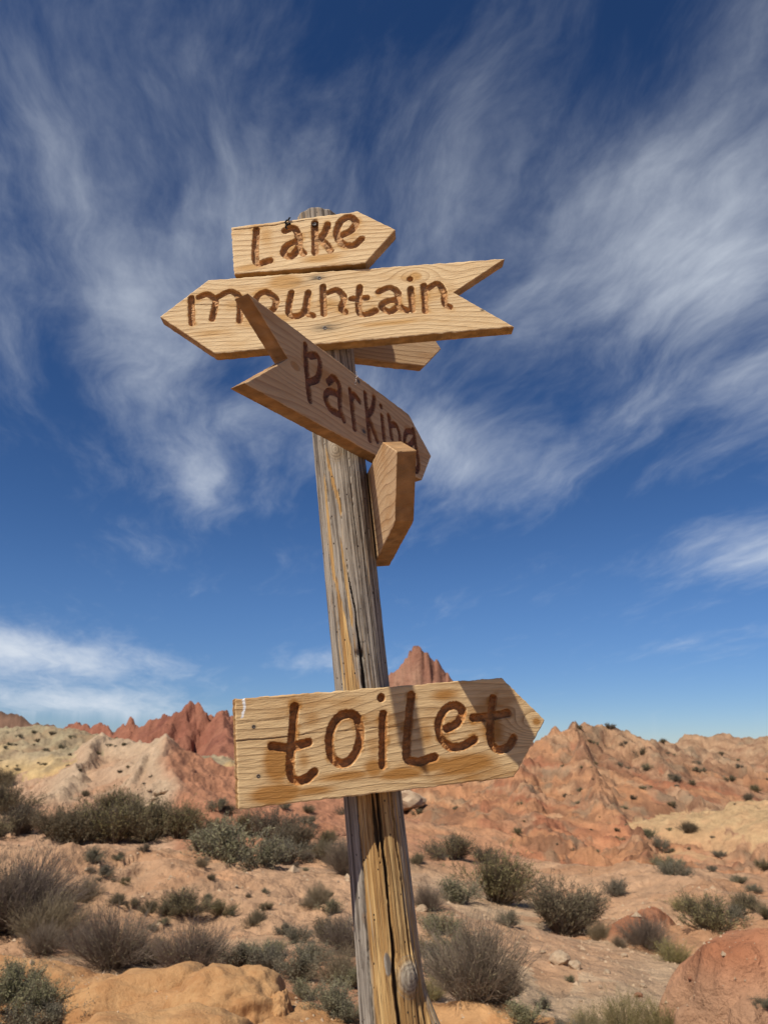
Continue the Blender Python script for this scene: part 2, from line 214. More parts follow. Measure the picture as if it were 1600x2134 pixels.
STONES = [(1.51, 53.97, 2.985, 0), (-1.99, 34.44, 0.437, 1), (-1.69, 34.45, 0.358, 1), (-1.25, 33.38, 0.308, 1), (-2.05, 32.29, 0.224, 1), (-3.40, 36.62, 0.255, 0), (2.37, 11.76, 0.390, 0), (2.52, 11.44, 0.252, 0), (2.93, 11.44, 0.126, 0), (3.82, 13.79, 0.122, 0), (3.19, 10.79, 0.106, 0), (2.27, 12.38, 0.096, 0), (2.26, 14.01, 0.109, 0), (1.64, 13.98, 0.109, 0), (2.61, 10.58, 0.081, 0), (2.21, 9.90, 0.054, 0), (0.72, 15.99, 0.270, 0), (0.85, 15.23, 0.137, 0), (1.47, 10.29, 0.068, 0), (2.93, 8.36, 0.064, 1), (2.96, 10.22, 0.123, 1), (-0.95, 10.69, 0.178, 0), (-0.77, 10.03, 0.111, 0), (-1.09, 10.33, 0.091, 0), (-2.19, 16.11, 0.091, 0), (-11.27, 40.94, 0.720, 0), (-10.86, 40.71, 0.477, 0), (-11.39, 40.56, 0.380, 0), (-11.81, 41.15, 0.289, 0), (-2.75, 16.43, 0.074, 0), (-0.46, 13.74, 0.308, 0), (-0.58, 13.09, 0.146, 0), ]
ROCKS = [
 ('long smooth orange sandstone boulder below the broom bushes', (-1.710, 6.220, -0.430), (0.72, 0.55, 0.5), 3, 0.15, 0.02),
 ('steep streaked orange sandstone boulder at the end of the boulder row', (-1.050, 5.910, -0.340), (0.46, 0.5, 0.52), 8, 0.3, 0.06),
 ('small orange knob of sandstone against the steep boulder', (-0.680, 5.760, -0.190), (0.1, 0.14, 0.26), 12, 0.0, 0.05),
 ('smooth low sandstone boulder in front of the boulder row', (-1.160, 4.550, -0.100), (0.62, 0.42, 0.4), 21, 0.0, 0.01),
 ('low orange sandstone lump between the steep boulder and the post', (-0.510, 5.880, -0.320), (0.3, 0.3, 0.26), 26, 0.4, 0.03),
]
SHRUBS = [
 ('thicket','O',-15.06,33.87,2.35),
 ('thicket','O',-18.38,40.20,2.57),
 ('thicket','O',-22.79,48.47,2.28),
 ('thicket','O',-13.10,33.12,2.49),
 ('thicket','O',-12.16,33.47,2.90),
 ('thicket','O',-10.86,33.62,3.30),
 ('thicket','O',-9.53,33.73,2.92),
 ('thicket','O',-8.34,33.76,2.34),
 ('thicket','O',-12.12,36.30,2.32),
 ('thicket','O',-16.19,33.02,2.29),
 ('thicket','O',-9.16,34.42,1.79),
 ('fan','S',-3.78,19.99,2.00),
 ('fan','S',-4.57,20.85,1.20),
 ('fan','S',-2.89,19.81,1.47),
 ('fan','O',-7.25,34.87,1.21),
 ('fan','O',-5.84,34.28,1.39),
 ('fan','O',-4.28,32.33,2.42),
 ('fan','O',-3.13,30.19,1.74),
 ('fan','O',-2.23,28.15,1.13),
 ('fan','S',-3.18,27.83,1.43),
 ('fan','O',-1.75,27.74,1.27),
 ('fan','T',-0.83,19.37,1.21),
 ('fan','S',-3.40,36.62,0.85),
 ('fan','S',-4.99,41.16,0.62),
 ('fan','O',-3.80,41.29,0.72),
 ('fan','O',-1.77,43.46,1.26),
 ('fan','O',-7.18,38.54,0.90),
 ('fan','S',-7.73,38.43,1.12),
 ('fan','S',-8.64,36.66,0.64),
 ('fan','O',-2.11,30.52,0.88),
 ('moundtwig','T',-5.85,13.44,1.73),
 ('moundtwig','T',-5.02,12.80,1.07),
 ('moundtwig','T',-6.34,13.21,1.47),
 ('moundtwig','T',-5.39,15.20,0.64),
 ('moundtwig','T',-6.15,14.77,1.08),
 ('moundtwig','T',-5.49,14.36,0.48),
 ('mound','O',-4.63,14.79,0.38),
 ('mound','O',-4.41,14.86,0.33),
 ('mound','O',-3.97,14.48,0.37),
 ('mound','O',-3.36,14.51,0.90),
 ('mound','O',-3.62,14.32,0.48),
 ('mound','O',-2.76,14.51,0.45),
 ('mound','O',-2.09,14.04,0.51),
 ('mound','O',-2.04,14.87,0.29),
 ('mound','S',-5.70,17.12,0.39),
 ('mound','S',-6.29,18.02,0.52),
 ('mound','O',-5.06,16.58,0.30),
 ('mound','O',-5.52,19.24,0.33),
 ('mound','S',-3.22,15.42,0.26),
 ('mound','O',-5.73,16.96,0.13),
 ('mound','O',-3.45,27.80,0.22),
 ('mound','T',-4.17,19.75,0.16),
 ('mound','O',-3.36,16.45,0.22),
 ('mound','S',-3.72,15.05,0.20),
 ('mound','O',-3.73,13.81,0.23),
 ('mound','O',-5.91,18.63,0.32),
 ('mound','T',-3.73,20.00,0.34),
 ('mound','T',-2.54,15.93,0.13),
 ('mound','T',-2.55,27.90,0.48),
 ('mound','S',-3.57,13.97,0.23),
 ('mound','T',-6.13,17.59,0.24),
 ('mound','S',-2.55,14.43,0.15),
 ('mound','S',-5.85,18.49,0.25),
 ('mound','O',-1.09,16.49,0.22),
 ('mound','T',-3.97,18.35,0.31),
 ('mound','T',-5.29,16.51,0.13),
 ('mound','S',-2.28,16.23,0.17),
 ('mound','T',-6.11,17.92,0.14),
 ('mound','S',-2.04,21.94,0.18),
 ('mound','T',-2.60,24.91,0.20),
 ('mound','T',-3.09,14.81,0.20),
 ('broom','T',-3.38,10.93,0.99),
 ('broom','T',-2.18,9.91,0.82),
 ('broom','T',-2.98,11.23,0.56),
 ('broom','T',-4.15,11.88,0.53),
 ('broom','T',-4.68,11.90,0.53),
 ('sagecorner','S',-2.29,5.74,0.46),
 ('sagecorner','S',-2.09,5.76,0.34),
 ('sagecorner','S',-2.54,5.85,0.38),
 ('sagecorner','S',-2.27,5.91,0.31),
 ('sagecorner','S',-1.95,5.81,0.16),
 ('sagecorner','S',-2.51,6.03,0.33),
 ('gully','S',-1.62,9.93,0.52),
 ('gully','S',-1.27,9.82,0.51),
 ('gully','S',-0.87,9.47,0.55),
 ('gully','S',-0.74,8.47,0.37),
 ('gully','S',-0.35,5.83,0.35),
 ('gully','T',-0.48,10.89,0.69),
 ('gully','O',-0.78,11.88,0.59),
 ('gully','S',-1.15,11.56,0.45),
 ('gully','T',-1.39,15.44,0.31),
 ('gully','T',-1.21,15.58,0.46),
 ('gully','T',-0.51,9.27,0.48),
 ('gully','S',-0.85,10.27,0.51),
 ('gully','S',-0.23,5.74,0.28),
 ('gully','S',-1.40,10.55,0.41),
 ('gully','S',-1.54,13.44,0.37),
 ('gully','S',-1.51,10.11,0.45),
 ('gully','S',-0.32,9.06,0.45),
 ('gully','S',-0.95,15.35,0.52),
 ('wash','T',0.68,6.71,0.84),
 ('wash','S',0.70,9.80,0.75),
 ('wash','T',0.88,6.69,0.44),
 ('wash','S',0.90,13.39,0.75),
 ('wash','G',0.47,8.70,0.38),
 ('wash','O',0.49,10.98,0.43),
 ('wash','T',0.87,16.24,0.64),
 ('wash','S',0.99,6.10,0.33),
 ('wash','S',1.69,9.29,0.25),
 ('wash','S',1.01,11.39,0.57),
 ('wash','S',2.32,10.83,0.15),
 ('wash','T',4.24,15.56,0.26),
 ('wash','T',1.39,11.92,0.26),
 ('foot','O',2.43,30.25,1.99),
 ('foot','O',2.75,21.17,2.15),
 ('foot','S',1.78,19.78,1.17),
 ('foot','O',3.62,17.53,1.81),
 ('foot','O',4.62,19.81,1.00),
 ('foot','S',6.46,23.79,0.81),
 ('foot','O',1.13,28.22,0.68),
 ('foot','O',3.86,32.12,1.29),
 ('foot','S',2.18,14.97,0.50),
 ('foot','T',4.12,16.42,0.46),
 ('slopegreen','S',13.80,41.99,1.45),
 ('slopegreen','S',12.28,36.25,1.45),
 ('slopegreen','S',8.98,26.07,1.04),
 ('slopegreen','S',14.04,43.81,1.01),
 ('mouth','T',4.73,15.70,0.83),
 ('mouth','G',4.54,13.57,0.71),
 ('mouth','O',6.36,16.73,1.22),
 ('mouth','G',6.74,19.19,0.65),
 ('mouth','O',7.40,17.43,0.73),
 ('mouth','O',7.14,15.95,0.49),
 ('mouth','S',6.75,16.73,0.66),
 ('mouth','O',8.54,17.93,0.80),
 ('yellowgrass','G',2.27,8.41,0.59),
 ('yellowgrass','G',1.41,6.17,0.32),
 ('yellowgrass','G',2.64,8.45,0.50),
 ('yellowgrass','S',3.25,7.57,0.17),
 ('yellowgrass','G',2.81,7.96,0.34),
 ('yellowgrass','S',1.22,5.96,0.22),
 ('hillscrub','O',-18.72,52.51,0.69),
 ('hillscrub','O',-25.65,59.61,0.50),
 ('hillscrub','O',-15.25,41.87,0.59),
 ('hillscrub','O',-14.91,45.91,0.43),
 ('hillscrub','O',-12.26,42.84,0.25),
 ('hillscrub','O',-14.27,43.35,0.23),
 ('hillscrub','S',-12.27,41.73,0.22),
 ('hillscrub','O',-25.40,61.43,0.74),
 ('hillscrub','S',-23.12,57.90,0.62),
 ('hillscrub','S',-27.51,60.51,0.58),
 ('hillscrub','S',-23.50,60.49,0.58),
 ('hillscrub','S',-26.51,56.99,0.54),
 ('hillscrub','S',-23.94,57.03,0.48),
 ('hillscrub','S',-18.24,53.63,0.51),
 ('hillscrub','S',-17.10,53.06,0.44),
 ('hillscrub','O',20.32,72.14,1.12),
 ('hillscrub','O',16.86,69.41,0.92),
 ('hillscrub','O',27.07,77.93,0.74),
 ('hillscrub','O',21.34,66.98,1.36),
 ('hillscrub','O',20.58,69.00,0.82),
 ('hillscrub','O',24.54,57.86,0.89),
 ('hillscrub','O',25.80,56.76,0.87),
 ('hillscrub','O',20.89,47.03,0.71),
 ('hillscrub','O',16.03,43.91,1.01),
 ('hillscrub','O',16.34,43.80,0.56),
 ('hillscrub','O',15.98,35.46,0.85),
 ('hillscrub','S',12.01,30.89,0.46),
 ('hillscrub','S',21.09,58.67,1.04),
 ('hillscrub','S',20.58,63.21,0.97),
 ('hillscrub','S',26.52,68.82,0.82),
 ('hillscrub','O',33.01,79.26,1.04),
 ('hillscrub','O',12.31,55.29,0.52),
 ('hillscrub','O',18.73,53.46,0.69),
 ('hillscrub','S',17.81,56.20,0.59),
 ('hillscrub','S',18.52,63.84,0.76),
 ('hillscrub','S',17.98,68.55,0.74),
 ('hillscrub','S',31.55,72.02,0.77),
 ('hillscrub','S',15.35,52.67,0.49),
 ('hillscrub','S',16.06,40.05,0.69),
 ('hillscrub','S',11.95,28.43,0.55),
 ('hillscrub','O',6.83,42.26,0.59),
 ('hillscrub','O',2.13,52.24,0.91),
 ('hillscrub','S',4.63,52.93,0.43),
 ('hillscrub','S',10.09,23.14,0.52),
 ('hillscrub','S',12.18,51.72,0.33),
 ('hillscrub','S',25.35,70.53,0.29),
 ('hillscrub','S',14.38,58.65,0.49),
 ('hillscrub','O',12.31,43.95,0.23),
 ('hillscrub','O',19.40,45.47,0.19),
 ('hillscrub','S',8.37,40.27,0.16),
 ('hillscrub','S',16.77,42.45,0.27),
 ('hillscrub','S',14.41,42.54,0.34),
 ('hillscrub','O',12.51,44.65,0.36),
 ('hillscrub','S',38.48,87.99,0.47),
 ('hillscrub','S',8.95,39.81,0.32),
 ('hillscrub','S',12.31,42.82,0.44),
 ('hillscrub','S',18.79,57.39,0.30),
 ('hillscrub','O',15.01,41.20,0.26),
 ('hillscrub','O',21.53,56.94,0.60),
 ('hillscrub','S',25.03,65.09,0.69),
 ('hillscrub','O',17.53,68.66,0.57),
 ('hillscrub','O',18.98,69.46,0.37),
 ('hillscrub','O',11.34,45.35,0.18),
 ('hillscrub','S',15.31,44.57,0.36),
 ('hillscrub','O',13.57,41.70,0.26),
 ('hillscrub','O',28.51,60.64,0.25),
 ('hillscrub','S',24.85,70.70,0.38),
 ('hillscrub','S',14.56,57.13,0.24),
 ('hillscrub','S',9.74,38.30,0.31),
 ('hillscrub','O',16.58,54.64,0.58),
 ('hillscrub','S',14.33,41.44,0.43),
 ('hillscrub','S',13.11,44.87,0.23),
 ('hillscrub','S',18.79,62.66,0.41),
 ('hillscrub','S',8.72,52.41,0.55),
 ('hillscrub','O',7.82,46.47,0.24),
 ('hillscrub','S',20.19,56.40,0.36),
 ('hillscrub','O',20.82,59.30,0.49),
 ('hillscrub','S',13.98,41.56,0.17),
 ('hillscrub','S',13.24,55.07,0.58),
 ('hillscrub','S',13.52,61.38,0.40),
 ('hillscrub','O',14.19,55.31,0.23),
 ('hillscrub','O',16.14,61.79,0.40),
 ('hillscrub','O',12.50,47.83,0.19),
 ('hillscrub','S',14.11,41.52,0.21),
 ('hillscrub','S',16.36,40.68,0.16),
 ('hillscrub','S',25.49,64.91,0.69),
 ('hillscrub','O',-22.38,52.53,0.22),
 ('hillscrub','O',-21.68,51.84,0.37),
 ('hillscrub','O',-17.11,53.05,0.38),
 ('hillscrub','S',-17.76,53.31,0.22),
 ('hillscrub','S',-22.04,52.18,0.28),
 ('hillscrub','S',-22.78,54.89,0.29),
 ('hillscrub','O',-26.12,55.52,0.23),
 ('hillscrub','S',-19.73,50.72,0.36),
 ('hillscrub','O',-17.19,45.94,0.33),
 ('hillscrub','S',-26.13,55.52,0.40),
 ('hillscrub','S',-17.72,47.01,0.19),
 ('hillscrub','O',-26.10,57.17,0.24),
 ('hillscrub','O',-14.49,46.04,0.33),
 ('hillscrub','S',-25.39,53.73,0.22),
 ('hillscrub','S',-26.80,61.41,0.44),
 ('hillscrub','S',-24.44,52.62,0.22),
 ('hillscrub','S',-23.29,51.63,0.37),
 ('hillscrub','O',-28.71,86.15,0.36),
 ('hillscrub','O',-23.71,52.44,0.22),
 ('hillscrub','O',-25.27,58.10,0.24),
 ('hillscrub','O',-20.52,52.80,0.28),
 ('hillscrub','S',-18.36,53.59,0.38),
]
# ---------------------------------------------------------------- numpy noise
def _hash(ix, iy, seed):
    h = (ix.astype(np.int64)*374761393 + iy.astype(np.int64)*668265263 + seed*1442695041) & 0x7fffffff
    h = ((h ^ (h >> 13))*1274126177) & 0x7fffffff
    return (h ^ (h >> 16)) & 0xffff
def gnoise(x, y, seed=0):
    x = np.asarray(x, dtype=np.float64); y = np.asarray(y, dtype=np.float64)
    ix = np.floor(x); iy = np.floor(y); fx = x-ix; fy = y-iy
    u = fx*fx*fx*(fx*(fx*6-15)+10); v = fy*fy*fy*(fy*(fy*6-15)+10)
    def g(dx, dy):
        a = _hash(ix+dx, iy+dy, seed)*(2*math.pi/65536)
        return np.cos(a)*(fx-dx)+np.sin(a)*(fy-dy)
    a = g(0, 0)*(1-u)+g(1, 0)*u; b = g(0, 1)*(1-u)+g(1, 1)*u
    return (a*(1-v)+b*v)*1.5
def fbm(x, y, octv=4, seed=0, gain=.5):
    s = 0; a = 1.
    for i in range(octv):
        s = s+a*gnoise(x, y, seed+i*17); x = x*2.03; y = y*2.03; a *= gain
    return s
def ridged(x, y, octv=3, seed=0):
    s = 0; a = 1.; t = 0
    for i in range(octv):
        s = s+a*(1-np.abs(gnoise(x, y, seed+i*17))*1.6); t += a; x = x*2.1; y = y*2.1; a *= .5
    return s/t
def sstep(a, b, x):
    t = np.clip((x-a)/(b-a), 0, 1); return t*t*(3-2*t)
# ---------------------------------------------------------------- terrain height
def base_height(x, y):
    r = np.hypot(x, y); az = np.degrees(np.arctan2(x, y))
    z = np.interp(r, [0, 2.5, 4, 6, 8, 10, 16, 28, 40, 60, 100, 300, 4000], [0, -.05, -.25, -.50, -.68, -.85, -1.36, -2.1, -2.5, -3.0, -4, -4.5, -5])
    k = np.where(np.abs(az) < 90, sstep(-4, 14, az), .5)
    z = z*(1+.38*k)
    z = z+fbm(x/9, y/9, 4, 3)*.22*np.clip(r/14, .15, 1.6)+fbm(x/1.6, y/1.6, 4, 5)*.045*np.clip(r/6, .4, 2)
    return z
def ridge_field(x, y, pts):
    best = np.full(x.shape, 1e9); zz = np.zeros(x.shape); tt = np.zeros(x.shape); acc = 0.; side = np.zeros(x.shape); ws = np.zeros(x.shape); wz = np.zeros(x.shape)
    for i in range(len(pts)-1):
        ax, ay, az = pts[i]; bx, by, bz = pts[i+1]
        dx, dy = bx-ax, by-ay; L = math.hypot(dx, dy)
        t = ((x-ax)*dx+(y-ay)*dy)/(L*L); tc = np.clip(t, 0, 1)
        ex = x-ax-tc*dx; ey = y-ay-tc*dy
        d = np.hypot(ex, ey); m = d < best
        sd = np.sign(dx*(y-ay)-dy*(x-ax))
        along = acc+tc*L+np.where((t < 0) & (i == 0) | (t > 1) & (i == len(pts)-2), sd*(t-tc)*L*.6, 0)
        wt = (d*d+1e-4)**-3.0; ws = ws+wt; wz = wz+wt*(az+tc*(bz-az))
        best = np.where(m, d, best)
        tt = np.where(m, along+.35*0*d, tt); side = np.where(m, sd, side); acc += L
    return best, wz/ws, tt, side
def terrain(x, y):
    """height, id of the landform, q (0 crest .. 1 foot), along-ridge coordinate, gully value"""
    b = base_height(x, y)
    h = b.copy(); idx = np.full(x.shape, -1); qq = np.ones(x.shape); ta = np.zeros(x.shape); gv = np.zeros(x.shape)
    for k, (name, w, p, ga, gs, jag, colr, pts) in enumerate(RIDGES):
        P = np.array(pts); mg = w*1.4
        m = (x > P[:, 0].min()-mg) & (x < P[:, 0].max()+mg) & (y > P[:, 1].min()-mg) & (y < P[:, 1].max()+mg)
        if not m.any(): continue
        xs, ys = x[m], y[m]
        wx = xs+fbm(xs/(w*.45), ys/(w*.45), 3, 31+k)*w*.07; wy = ys+fbm(xs/(w*.45), ys/(w*.45), 3, 57+k)*w*.07
        d, z, t, s = ridge_field(wx, wy, pts)
        ww = w*(1+.3*fbm(xs/(w*.6), ys/(w*.6), 2, 71+k))
        q = np.clip(d/ww, 0, 1)
        if p < 1: prof = (1-q*q)**(2*p)          # dome
        else: prof = (1-q)**p
        zz = z+jag*fbm(t/(gs*.5), t*0+.3, 4, 13+k)*.6
        g = ridged(t/gs+s*11.3+.25*fbm(xs/gs, ys/gs, 2, 5), d/(gs*5), 3, 91+k)
        env = sstep(0, .12, q)*(1-q)**.7
        hb = b[m]
        g2 = ridged(t/(gs*.36)+s*3.1+.3*fbm(xs/gs, ys/gs, 2, 6), d/(gs*2.2), 2, 191+k)
        hi = hb+np.maximum(zz-hb, -.5)*prof-ga*((1-g)*1.5+(1-g2)*(.55 if ga > .3 else .12))*env+ga*(.25 if ga < .2 else .42)*fbm(xs/(gs*.3), ys/(gs*.3), 5, 7+k)*(1-q)
        hi = np.where(q >= 1, -1e9, hi)
        cur = h[m]; win = hi > cur
        kk = .04*w*.3
        nh = np.maximum(hi, cur)+np.where(np.abs(hi-cur) < kk, (kk-np.abs(hi-cur))**2/(4*kk), 0)
        h[m] = np.where(hi < -1e8, cur, nh)
        ii = idx[m]; ii[win] = k; idx[m] = ii
        for arr, val in ((qq, q), (ta, t), (gv, g)):
            v = arr[m]; v[win] = val[win]; arr[m] = v
    return h, idx, qq, ta, gv
def height(x, y):
    return float(terrain(np.array([float(x)]), np.array([float(y)]))[0][0])
# ---------------------------------------------------------------- the ground and the hills
def build_land():
    az = np.unique(np.concatenate([np.arange(-180, -40, 4.0), np.arange(-40, -29, .3), np.arange(-29, 29.01, .082), np.arange(29, 40, .3), np.arange(40, 180, 4.0)]))
    rr = np.concatenate([[.02, .3, .7], np.exp(np.arange(math.log(1.2), math.log(4.2), .03)), np.exp(np.arange(math.log(4.2), math.log(150), .0056)), np.exp(np.arange(math.log(150), math.log(1400), .02)), [1500, 2200, 3500, 6000, 9000]])
    na, nr = len(az), len(rr)
    A, RR = np.meshgrid(np.radians(az), rr)
    x = (RR*np.sin(A)).ravel(); y = (RR*np.cos(A)).ravel()
    h, idx, q, t, gv = terrain(x, y)
    # ---- earth colours, darkened down in the gullies
    n1 = fbm(x/6, y/6, 5, 101); n2 = fbm(x/1.3, y/1.3, 5, 131); n3 = fbm(x/25, y/25, 3, 151)
    N = len(x); col = np.zeros((N, 3))
    C = lambda *c: np.array(c)
    def mixc(c, d, k): return c+(d-c)*np.clip(k, 0, 1)[:, None]
    r = np.hypot(x, y); azd = np.degrees(np.arctan2(x, y))
    dust = C(.46, .32, .20); tanc = C(.44, .265, .15); orng = C(.45, .20, .10); redc = C(.31, .105, .055); pale = C(.38, .29, .18); ochr = C(.54, .37, .16); olive = C(.30, .25, .15)
    basec = mixc(np.tile(tanc, (N, 1)), dust, sstep(-.2, .5, n1)*.8+sstep(0, 12, azd)*(1-sstep(14, 26, r))*.7)
    wash = sstep(0, 8, azd)*(1-sstep(17, 27, r))
    basec = mixc(basec, orng, sstep(.05, .6, n3+.3*n1)*.7*(1-wash)+sstep(24, 40, r)*.55)
    basec = mixc(basec, C(.47, .33, .205), wash*.6)
    col[:] = basec
    names = [q_[0] for q_ in RIDGES]
    for k, rd in enumerate(RIDGES):
        m = idx == k
        if not m.any(): continue
        c = rd[6]; xs, ys, hs_, qs, ts, gs_ = x[m], y[m], h[m], q[m], t[m], gv[m]; a1, a2 = n1[m], n2[m]
        M = m.sum(); one = np.ones((M, 1))
        strat = np.sin((hs_*1.0+xs*.35+ys*.12)*2.2+a1*2.5); band = sstep(.55, .9, np.sin((hs_*1.6+xs*.55+ys*.1)*2.6+a1*3.5+a2*.8))
        if c == 'blue': cc = one*C(.09, .09, .10)
        elif c == 'brown': cc = mixc(one*C(.20, .115, .075), C(.13, .075, .05), .5+a1)
        elif c == 'pale':
            cc = mixc(one*pale, olive, (1-sstep(.12, .42, qs+.12*a1))*(.55+.6*a2))
            cc = mixc(cc, ochr, sstep(.25, .5, qs+.15*a1)*(1-sstep(.5, .75, qs))*.8)
            cc = mixc(cc, orng, sstep(.42, .7, qs+.15*a1)*.8)
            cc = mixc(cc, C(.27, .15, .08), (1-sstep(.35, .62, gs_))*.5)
        elif c == 'pink':
            cc = mixc(one*C(.42, .27, .17), C(.40, .225, .13), sstep(-.1, .4, a1+.3*strat)*.8)
            cc = mixc(cc, C(.43, .33, .22), (1-sstep(.0, .35, qs))*.6)
            cc = mixc(cc, redc, sstep(.55, .9, qs+.2*a1)*(xs < -13)*.7)
            cc = mixc(cc, C(.37, .165, .09), sstep(-15.6, -14.0, azd[m]+1.2*a1)*.9)
        elif c == 'red':
            cc = mixc(one*C(.29, .122, .075), C(.22, .083, .053), sstep(-.2, .4, a1)*.7)
            cc = mixc(cc, C(.41, .205, .115), sstep(.38, .75, qs+.12*a1))
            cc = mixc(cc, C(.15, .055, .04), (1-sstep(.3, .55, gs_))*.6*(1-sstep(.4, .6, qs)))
        elif c == 'redpale':
            cc = mixc(one*C(.34, .195, .125), C(.26, .125, .08), sstep(-.3, .4, a1))
        elif c == 'orange':
            cc = mixc(one*C(.405, .20, .10), C(.31, .128, .068), sstep(-.05, .5, a1+.35*strat))
            cc = mixc(cc, C(.42, .275, .16), sstep(.35, .8, strat+.4*a2)*.5)
            cc = mixc(cc, C(.36, .245, .15), (1-sstep(.05, .4, qs+.1*a1))*.7*sstep(10, 24, xs))
            cc = mixc(cc, C(.20, .105, .06), band*.5)
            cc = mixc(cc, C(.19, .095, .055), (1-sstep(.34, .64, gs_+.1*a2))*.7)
            cc = mixc(cc, C(.46, .24, .125), sstep(.6, .95, qs)*.8)
        elif c == 'yellow': cc = mixc(one*C(.47, .315, .165), C(.42, .25, .13), sstep(0, .5, a2)*.6)
        elif c == 'salmon': cc = mixc(one*C(.37, .152, .076), C(.42, .20, .108), sstep(-.3, .4, a2)*.7)
        elif c == 'rock':
            cc = mixc(one*C(.43, .24, .108), C(.34, .165, .066), sstep(-.1, .5, fbm(xs/.35, ys/.35, 5, 7))*.75)
            cc = mixc(cc, C(.27, .125, .05), (1-sstep(.35, .7, gs_+.15*a2))*.75*sstep(.15, .5, qs))
        else: cc = mixc(one*C(.45, .275, .16), C(.41, .225, .12), sstep(-.2, .4, a1))
        far = sstep(.5, .97, qs+.12*a1)*(1. if c in ('tan', 'orange', 'pink', 'red') else .5)
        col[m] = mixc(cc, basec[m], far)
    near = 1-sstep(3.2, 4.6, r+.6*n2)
    col = mixc(col, C(.27, .175, .11), near*.8)      # unseen near ground, darkened to cut bounce light on the boards' undersides
    rough = np.where(np.isin(idx, [k for k, n_ in enumerate(RIDGES) if n_[6] in ('rock',)]), .42, 1.0)
    # speckle of stones, dark crust and litter
    sp = fbm(x/.35, y/.35, 4, 201)
    col *= (1+.16*np.clip(sp, -1, 1)+.12*n2)[:, None]
    scrub = sstep(.30, .75, fbm(x/2.2, y/2.2, 5, 211)+.1)*((idx < 0) | (q > .75) | np.isin(idx, [k for k, n in enumerate(names) if n in ('orange_hill', 'pale_hill', 'ridge_hill')]))*sstep(7, 12, r+2*n2)*(1-.85*wash)
    col = mixc(col, C(.20, .16, .105), scrub*.5)
    col = np.clip(col, .02, .8)
    verts = np.stack([x, y, h], 1)
    i = np.arange(nr-1)[:, None]*na+np.arange(na)[None]; j = np.arange(nr-1)[:, None]*na+(np.arange(na)[None]+1) % na
    faces = np.stack([i, j, j+na, i+na], -1).reshape(-1, 4)[:, ::-1].copy()
    fid = idx[faces].max(1)
    m_, gg = material('desert_earth')
    co = gg.n('ShaderNodeTexCoord').outputs['Object']
    base = gg.attr('earth').outputs['Color']
    s1 = gg.noise(co, 5.0, 8, .65); s2 = gg.noise(co, 38.0, 6, .7); s3 = gg.noise(co, .9, 7, .62)
    vor = gg.n('ShaderNodeTexVoronoi', {'Vector': co, 'Scale': 9.0}, feature='F1').outputs[0]
    k = gg.m('ADD', gg.m('MULTIPLY', gg.m('SUBTRACT', s1, .5), .55), gg.m('MULTIPLY', gg.m('SUBTRACT', s2, .5), .6))
    k = gg.m('ADD', k, gg.m('MULTIPLY', gg.m('SUBTRACT', s3, .5), .5))
    c = gg.mix(1.0, base, gg.n('ShaderNodeCombineColor', {0: gg.m('ADD', k, 1.0), 1: gg.m('ADD', k, 1.0), 2: gg.m('ADD', k, 1.0)}).outputs[0], 'MULTIPLY')
    hgt = gg.m('ADD', gg.m('MULTIPLY', s1, .10), gg.m('ADD', gg.m('MULTIPLY', s2, .022), gg.m('MULTIPLY', s3, .45)))
    hgt = gg.m('MULTIPLY', hgt, gg.attr('relief').outputs['Fac'])
    finish(gg, c, .95, hgt, .9, 1.0, .12)
    desc = {'far_mountain': 'distant bluish mountain behind the brown ridge', 'far_hill': 'dark brown far ridge above the pale hill', 'pale_hill': 'pale olive topped hill with ochre and orange gullied foot',
            'badland_hill': 'pale pink eroded badland hill below the red cliffs', 'red_hill': 'jagged dark red rock ridge with fins', 'spire_hill': 'pointed red rock spire rising behind the post',
            'orange_hill': 'orange gullied hillside with diagonal ribs', 'sand_spur': 'smooth tan spur running down beside green bush', 'ridge_hill': 'far orange ridge behind the gullied hillside',
            'yellow_outcrop': 'pale yellow rounded outcrop on the hillside', 'sand_mound': 'tan eroded mound dotted with small shrubs', 'clay_mound': 'salmon red clay mound beside the sandy wash', 'sandstone_outcrop': 'orange sandstone outcrop with weathered front face'}
    gm = fid < 0
    grp = {}
    for k, nme in enumerate(names): grp.setdefault(nme, []).append(k)
    def emit(nm, mask, extra=None, label=None):
        f = faces[mask]
        if extra is not None: f = np.vstack([f, extra])
        used = np.unique(f); rm = np.full(len(verts), -1, dtype=np.int64); rm[used] = np.arange(len(used))
        ff = rm[f]
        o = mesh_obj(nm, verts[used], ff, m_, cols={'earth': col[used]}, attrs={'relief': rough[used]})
        o['kind'] = 'structure'
        if label: o['label'] = label; o['category'] = 'ground' if nm == 'ground' else 'hill'
        return o
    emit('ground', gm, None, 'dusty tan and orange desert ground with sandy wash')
    for nme, ks in grp.items():
        if nme in ('clay_mound', 'sandstone_outcrop'):
            for k in ks:
                mk = fid == k
                if mk.any():
                    lab = desc[nme]
                    if nme == 'clay_mound': lab = ['large salmon red clay mound beside the sandy wash', 'small salmon red clay rise above the twiggy shrub'][ks.index(k)]
                    else: lab = ['low orange sandstone shelf under the rounded boulders', 'low orange sandstone hump beside the foot of the post'][ks.index(k)]
                    emit(nme, mk, None, lab)
        else:
            mk = np.isin(fid, ks)
            if mk.any(): emit(nme, mk, None, desc[nme])
build_land()

